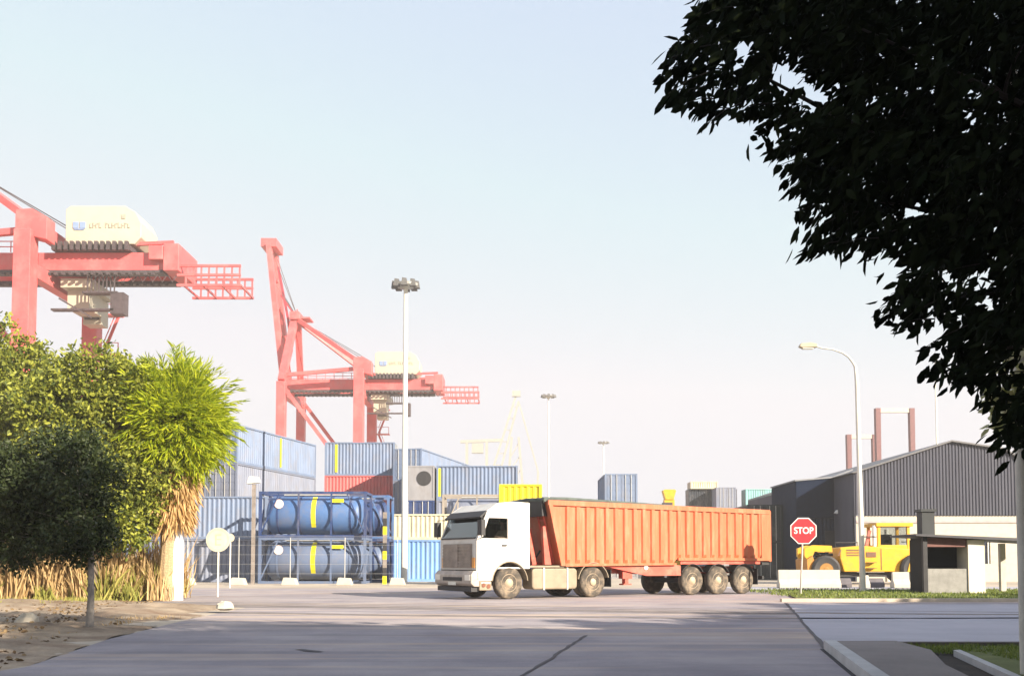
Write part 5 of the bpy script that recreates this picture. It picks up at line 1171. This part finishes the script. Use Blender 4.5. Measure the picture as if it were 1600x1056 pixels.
    tk = MB(); tk.tube([(0, 0, -0.1), (0.05, 0, 1.2), (-0.05, 0.1, 2.6), (0, 0, 3.6)], [0.26, 0.2, 0.18, 0.16], 12); tk.build("trunk", M_dbark, t, smooth=True)
    lb = MB()
    for px, py, Y in ((1120, 120, 7), (1250, 230, 7.2), (1330, 330, 7), (1440, 480, 7.3), (1500, 560, 7), (1400, 60, 7.8), (1560, 300, 8), (1300, 60, 6.6), (1590, 640, 7.4)):
        e = at(px+45, py-15, Y)-Vector((tx0, ty0, 0)); p = limb(lb, (0, 0, random.uniform(2.8, 3.6)), e, 0.07, 0.008, 0.12, 8)
        for k in (3, 5, 6):
            for _ in range(3): limb(lb, p[k], p[k]+Vector((random.uniform(-0.15, 0.3), random.uniform(-0.3, 0.3), random.uniform(0.0, 0.35))), 0.015, 0.004, 0.3, 4)
    lb.build("limbs", M_dbark, t, smooth=True)
overhang()
# leaf clump beside the pole, sunlit paleness put into the leaf colour
c = at(1568, 630, 9.2)
tl = thing("climbing_plant", (5.15, 9.6, 0), "sunlit yellow and white leaves beside the pole at the right edge", "plant")
A, B = clumps([(c.x-5.15, c.y-9.6, c.z, 0.16, 0.15, 0.22), (c.x-4.98, c.y-9.6, c.z+0.15, 0.1, 0.1, 0.5)], 40, 420, 0.05, 0.2)
leafmesh("leaves", A, B, 0.10, 0.06, leafmat("pale_sunlit_leaves", (0.35, 0.38, 0.12), (0.75, 0.72, 0.5), 0.3), tl)
MB().tube([(0, 0, 0), (0.03, -0.05, 1.5), (c.x-5.05, c.y-9.6, c.z+0.3)], [0.02, 0.015, 0.008], 6).build("stem", M_bark, tl)

# shade trees standing outside the frame, right of and behind the viewer
SH_TREES = [(12.0, 4.5, 8.5, 4.2), (12.0, -3.0, 10.5, 4.6), (17.0, 1.0, 8.0, 4.5), (25.5, 12.5, 10, 4.5), (21, 7, 9, 4), (30, 16.5, 9.5, 4), (35, 19, 10, 4), (28, 8, 11, 4), (16, 7.5, 8, 3), (19.5, 10.5, 8, 3), (6.5, -7.0, 10, 4.6), (-1.0, -8.0, 10, 4.3), (31.0, 10.0, 11.5, 4.5), (16.5, -7.0, 11, 4.6), (10.5, 1.0, 9.5, 4)]
sproto = None
for i, (x, y, h, r_) in enumerate(SH_TREES):
    if sproto is None:
        sproto = tree("shade_tree", (0, 0, 0), "leafy roadside shade tree beyond the right edge", "tree",
            [(0, 0, 0.80, 0.32, 0.32, 0.22), (0.22, 0.1, 0.62, 0.24, 0.24, 0.26), (-0.22, 0.06, 0.60, 0.24, 0.24, 0.28), (0.05, -0.24, 0.58, 0.24, 0.22, 0.28), (0, 0.22, 0.60, 0.22, 0.22, 0.28), (0, 0, 0.48, 0.30, 0.30, 0.25)],
            0.35, 0.018, 420, 9000, 0.03, 0.05, 0.035, LM_mid, group="shade trees outside the frame")
        t = sproto
        # the unit crown was filtered above z 0.25 only
    else: t = copy_tree(sproto)
    t.location = (x, y, 0); t.scale = (h, h, h); t.rotation_euler.z = i*1.3

# ================================================================ HAZE
hz = MB(); hz.box(-420, 420, -60, 420, -1.0, 75).build("haze", None)
ho = bpy.data.objects["haze"]; hm = bpy.data.materials.new("haze_air"); hm.use_nodes = True
for n in list(hm.node_tree.nodes):
    if n.type == 'BSDF_PRINCIPLED': hm.node_tree.nodes.remove(n)
vp = hm.node_tree.nodes.new("ShaderNodeVolumePrincipled"); vp.inputs["Color"].default_value = (1.0, 0.96, 0.9, 1); vp.inputs["Density"].default_value = 0.0009
hm.node_tree.links.new(vp.outputs[0], hm.node_tree.nodes["Material Output"].inputs["Volume"]); ho.data.materials.clear(); ho.data.materials.append(hm); tag(ho, kind='stuff')
ho["label"] = "pale haze hanging in the air over the port"
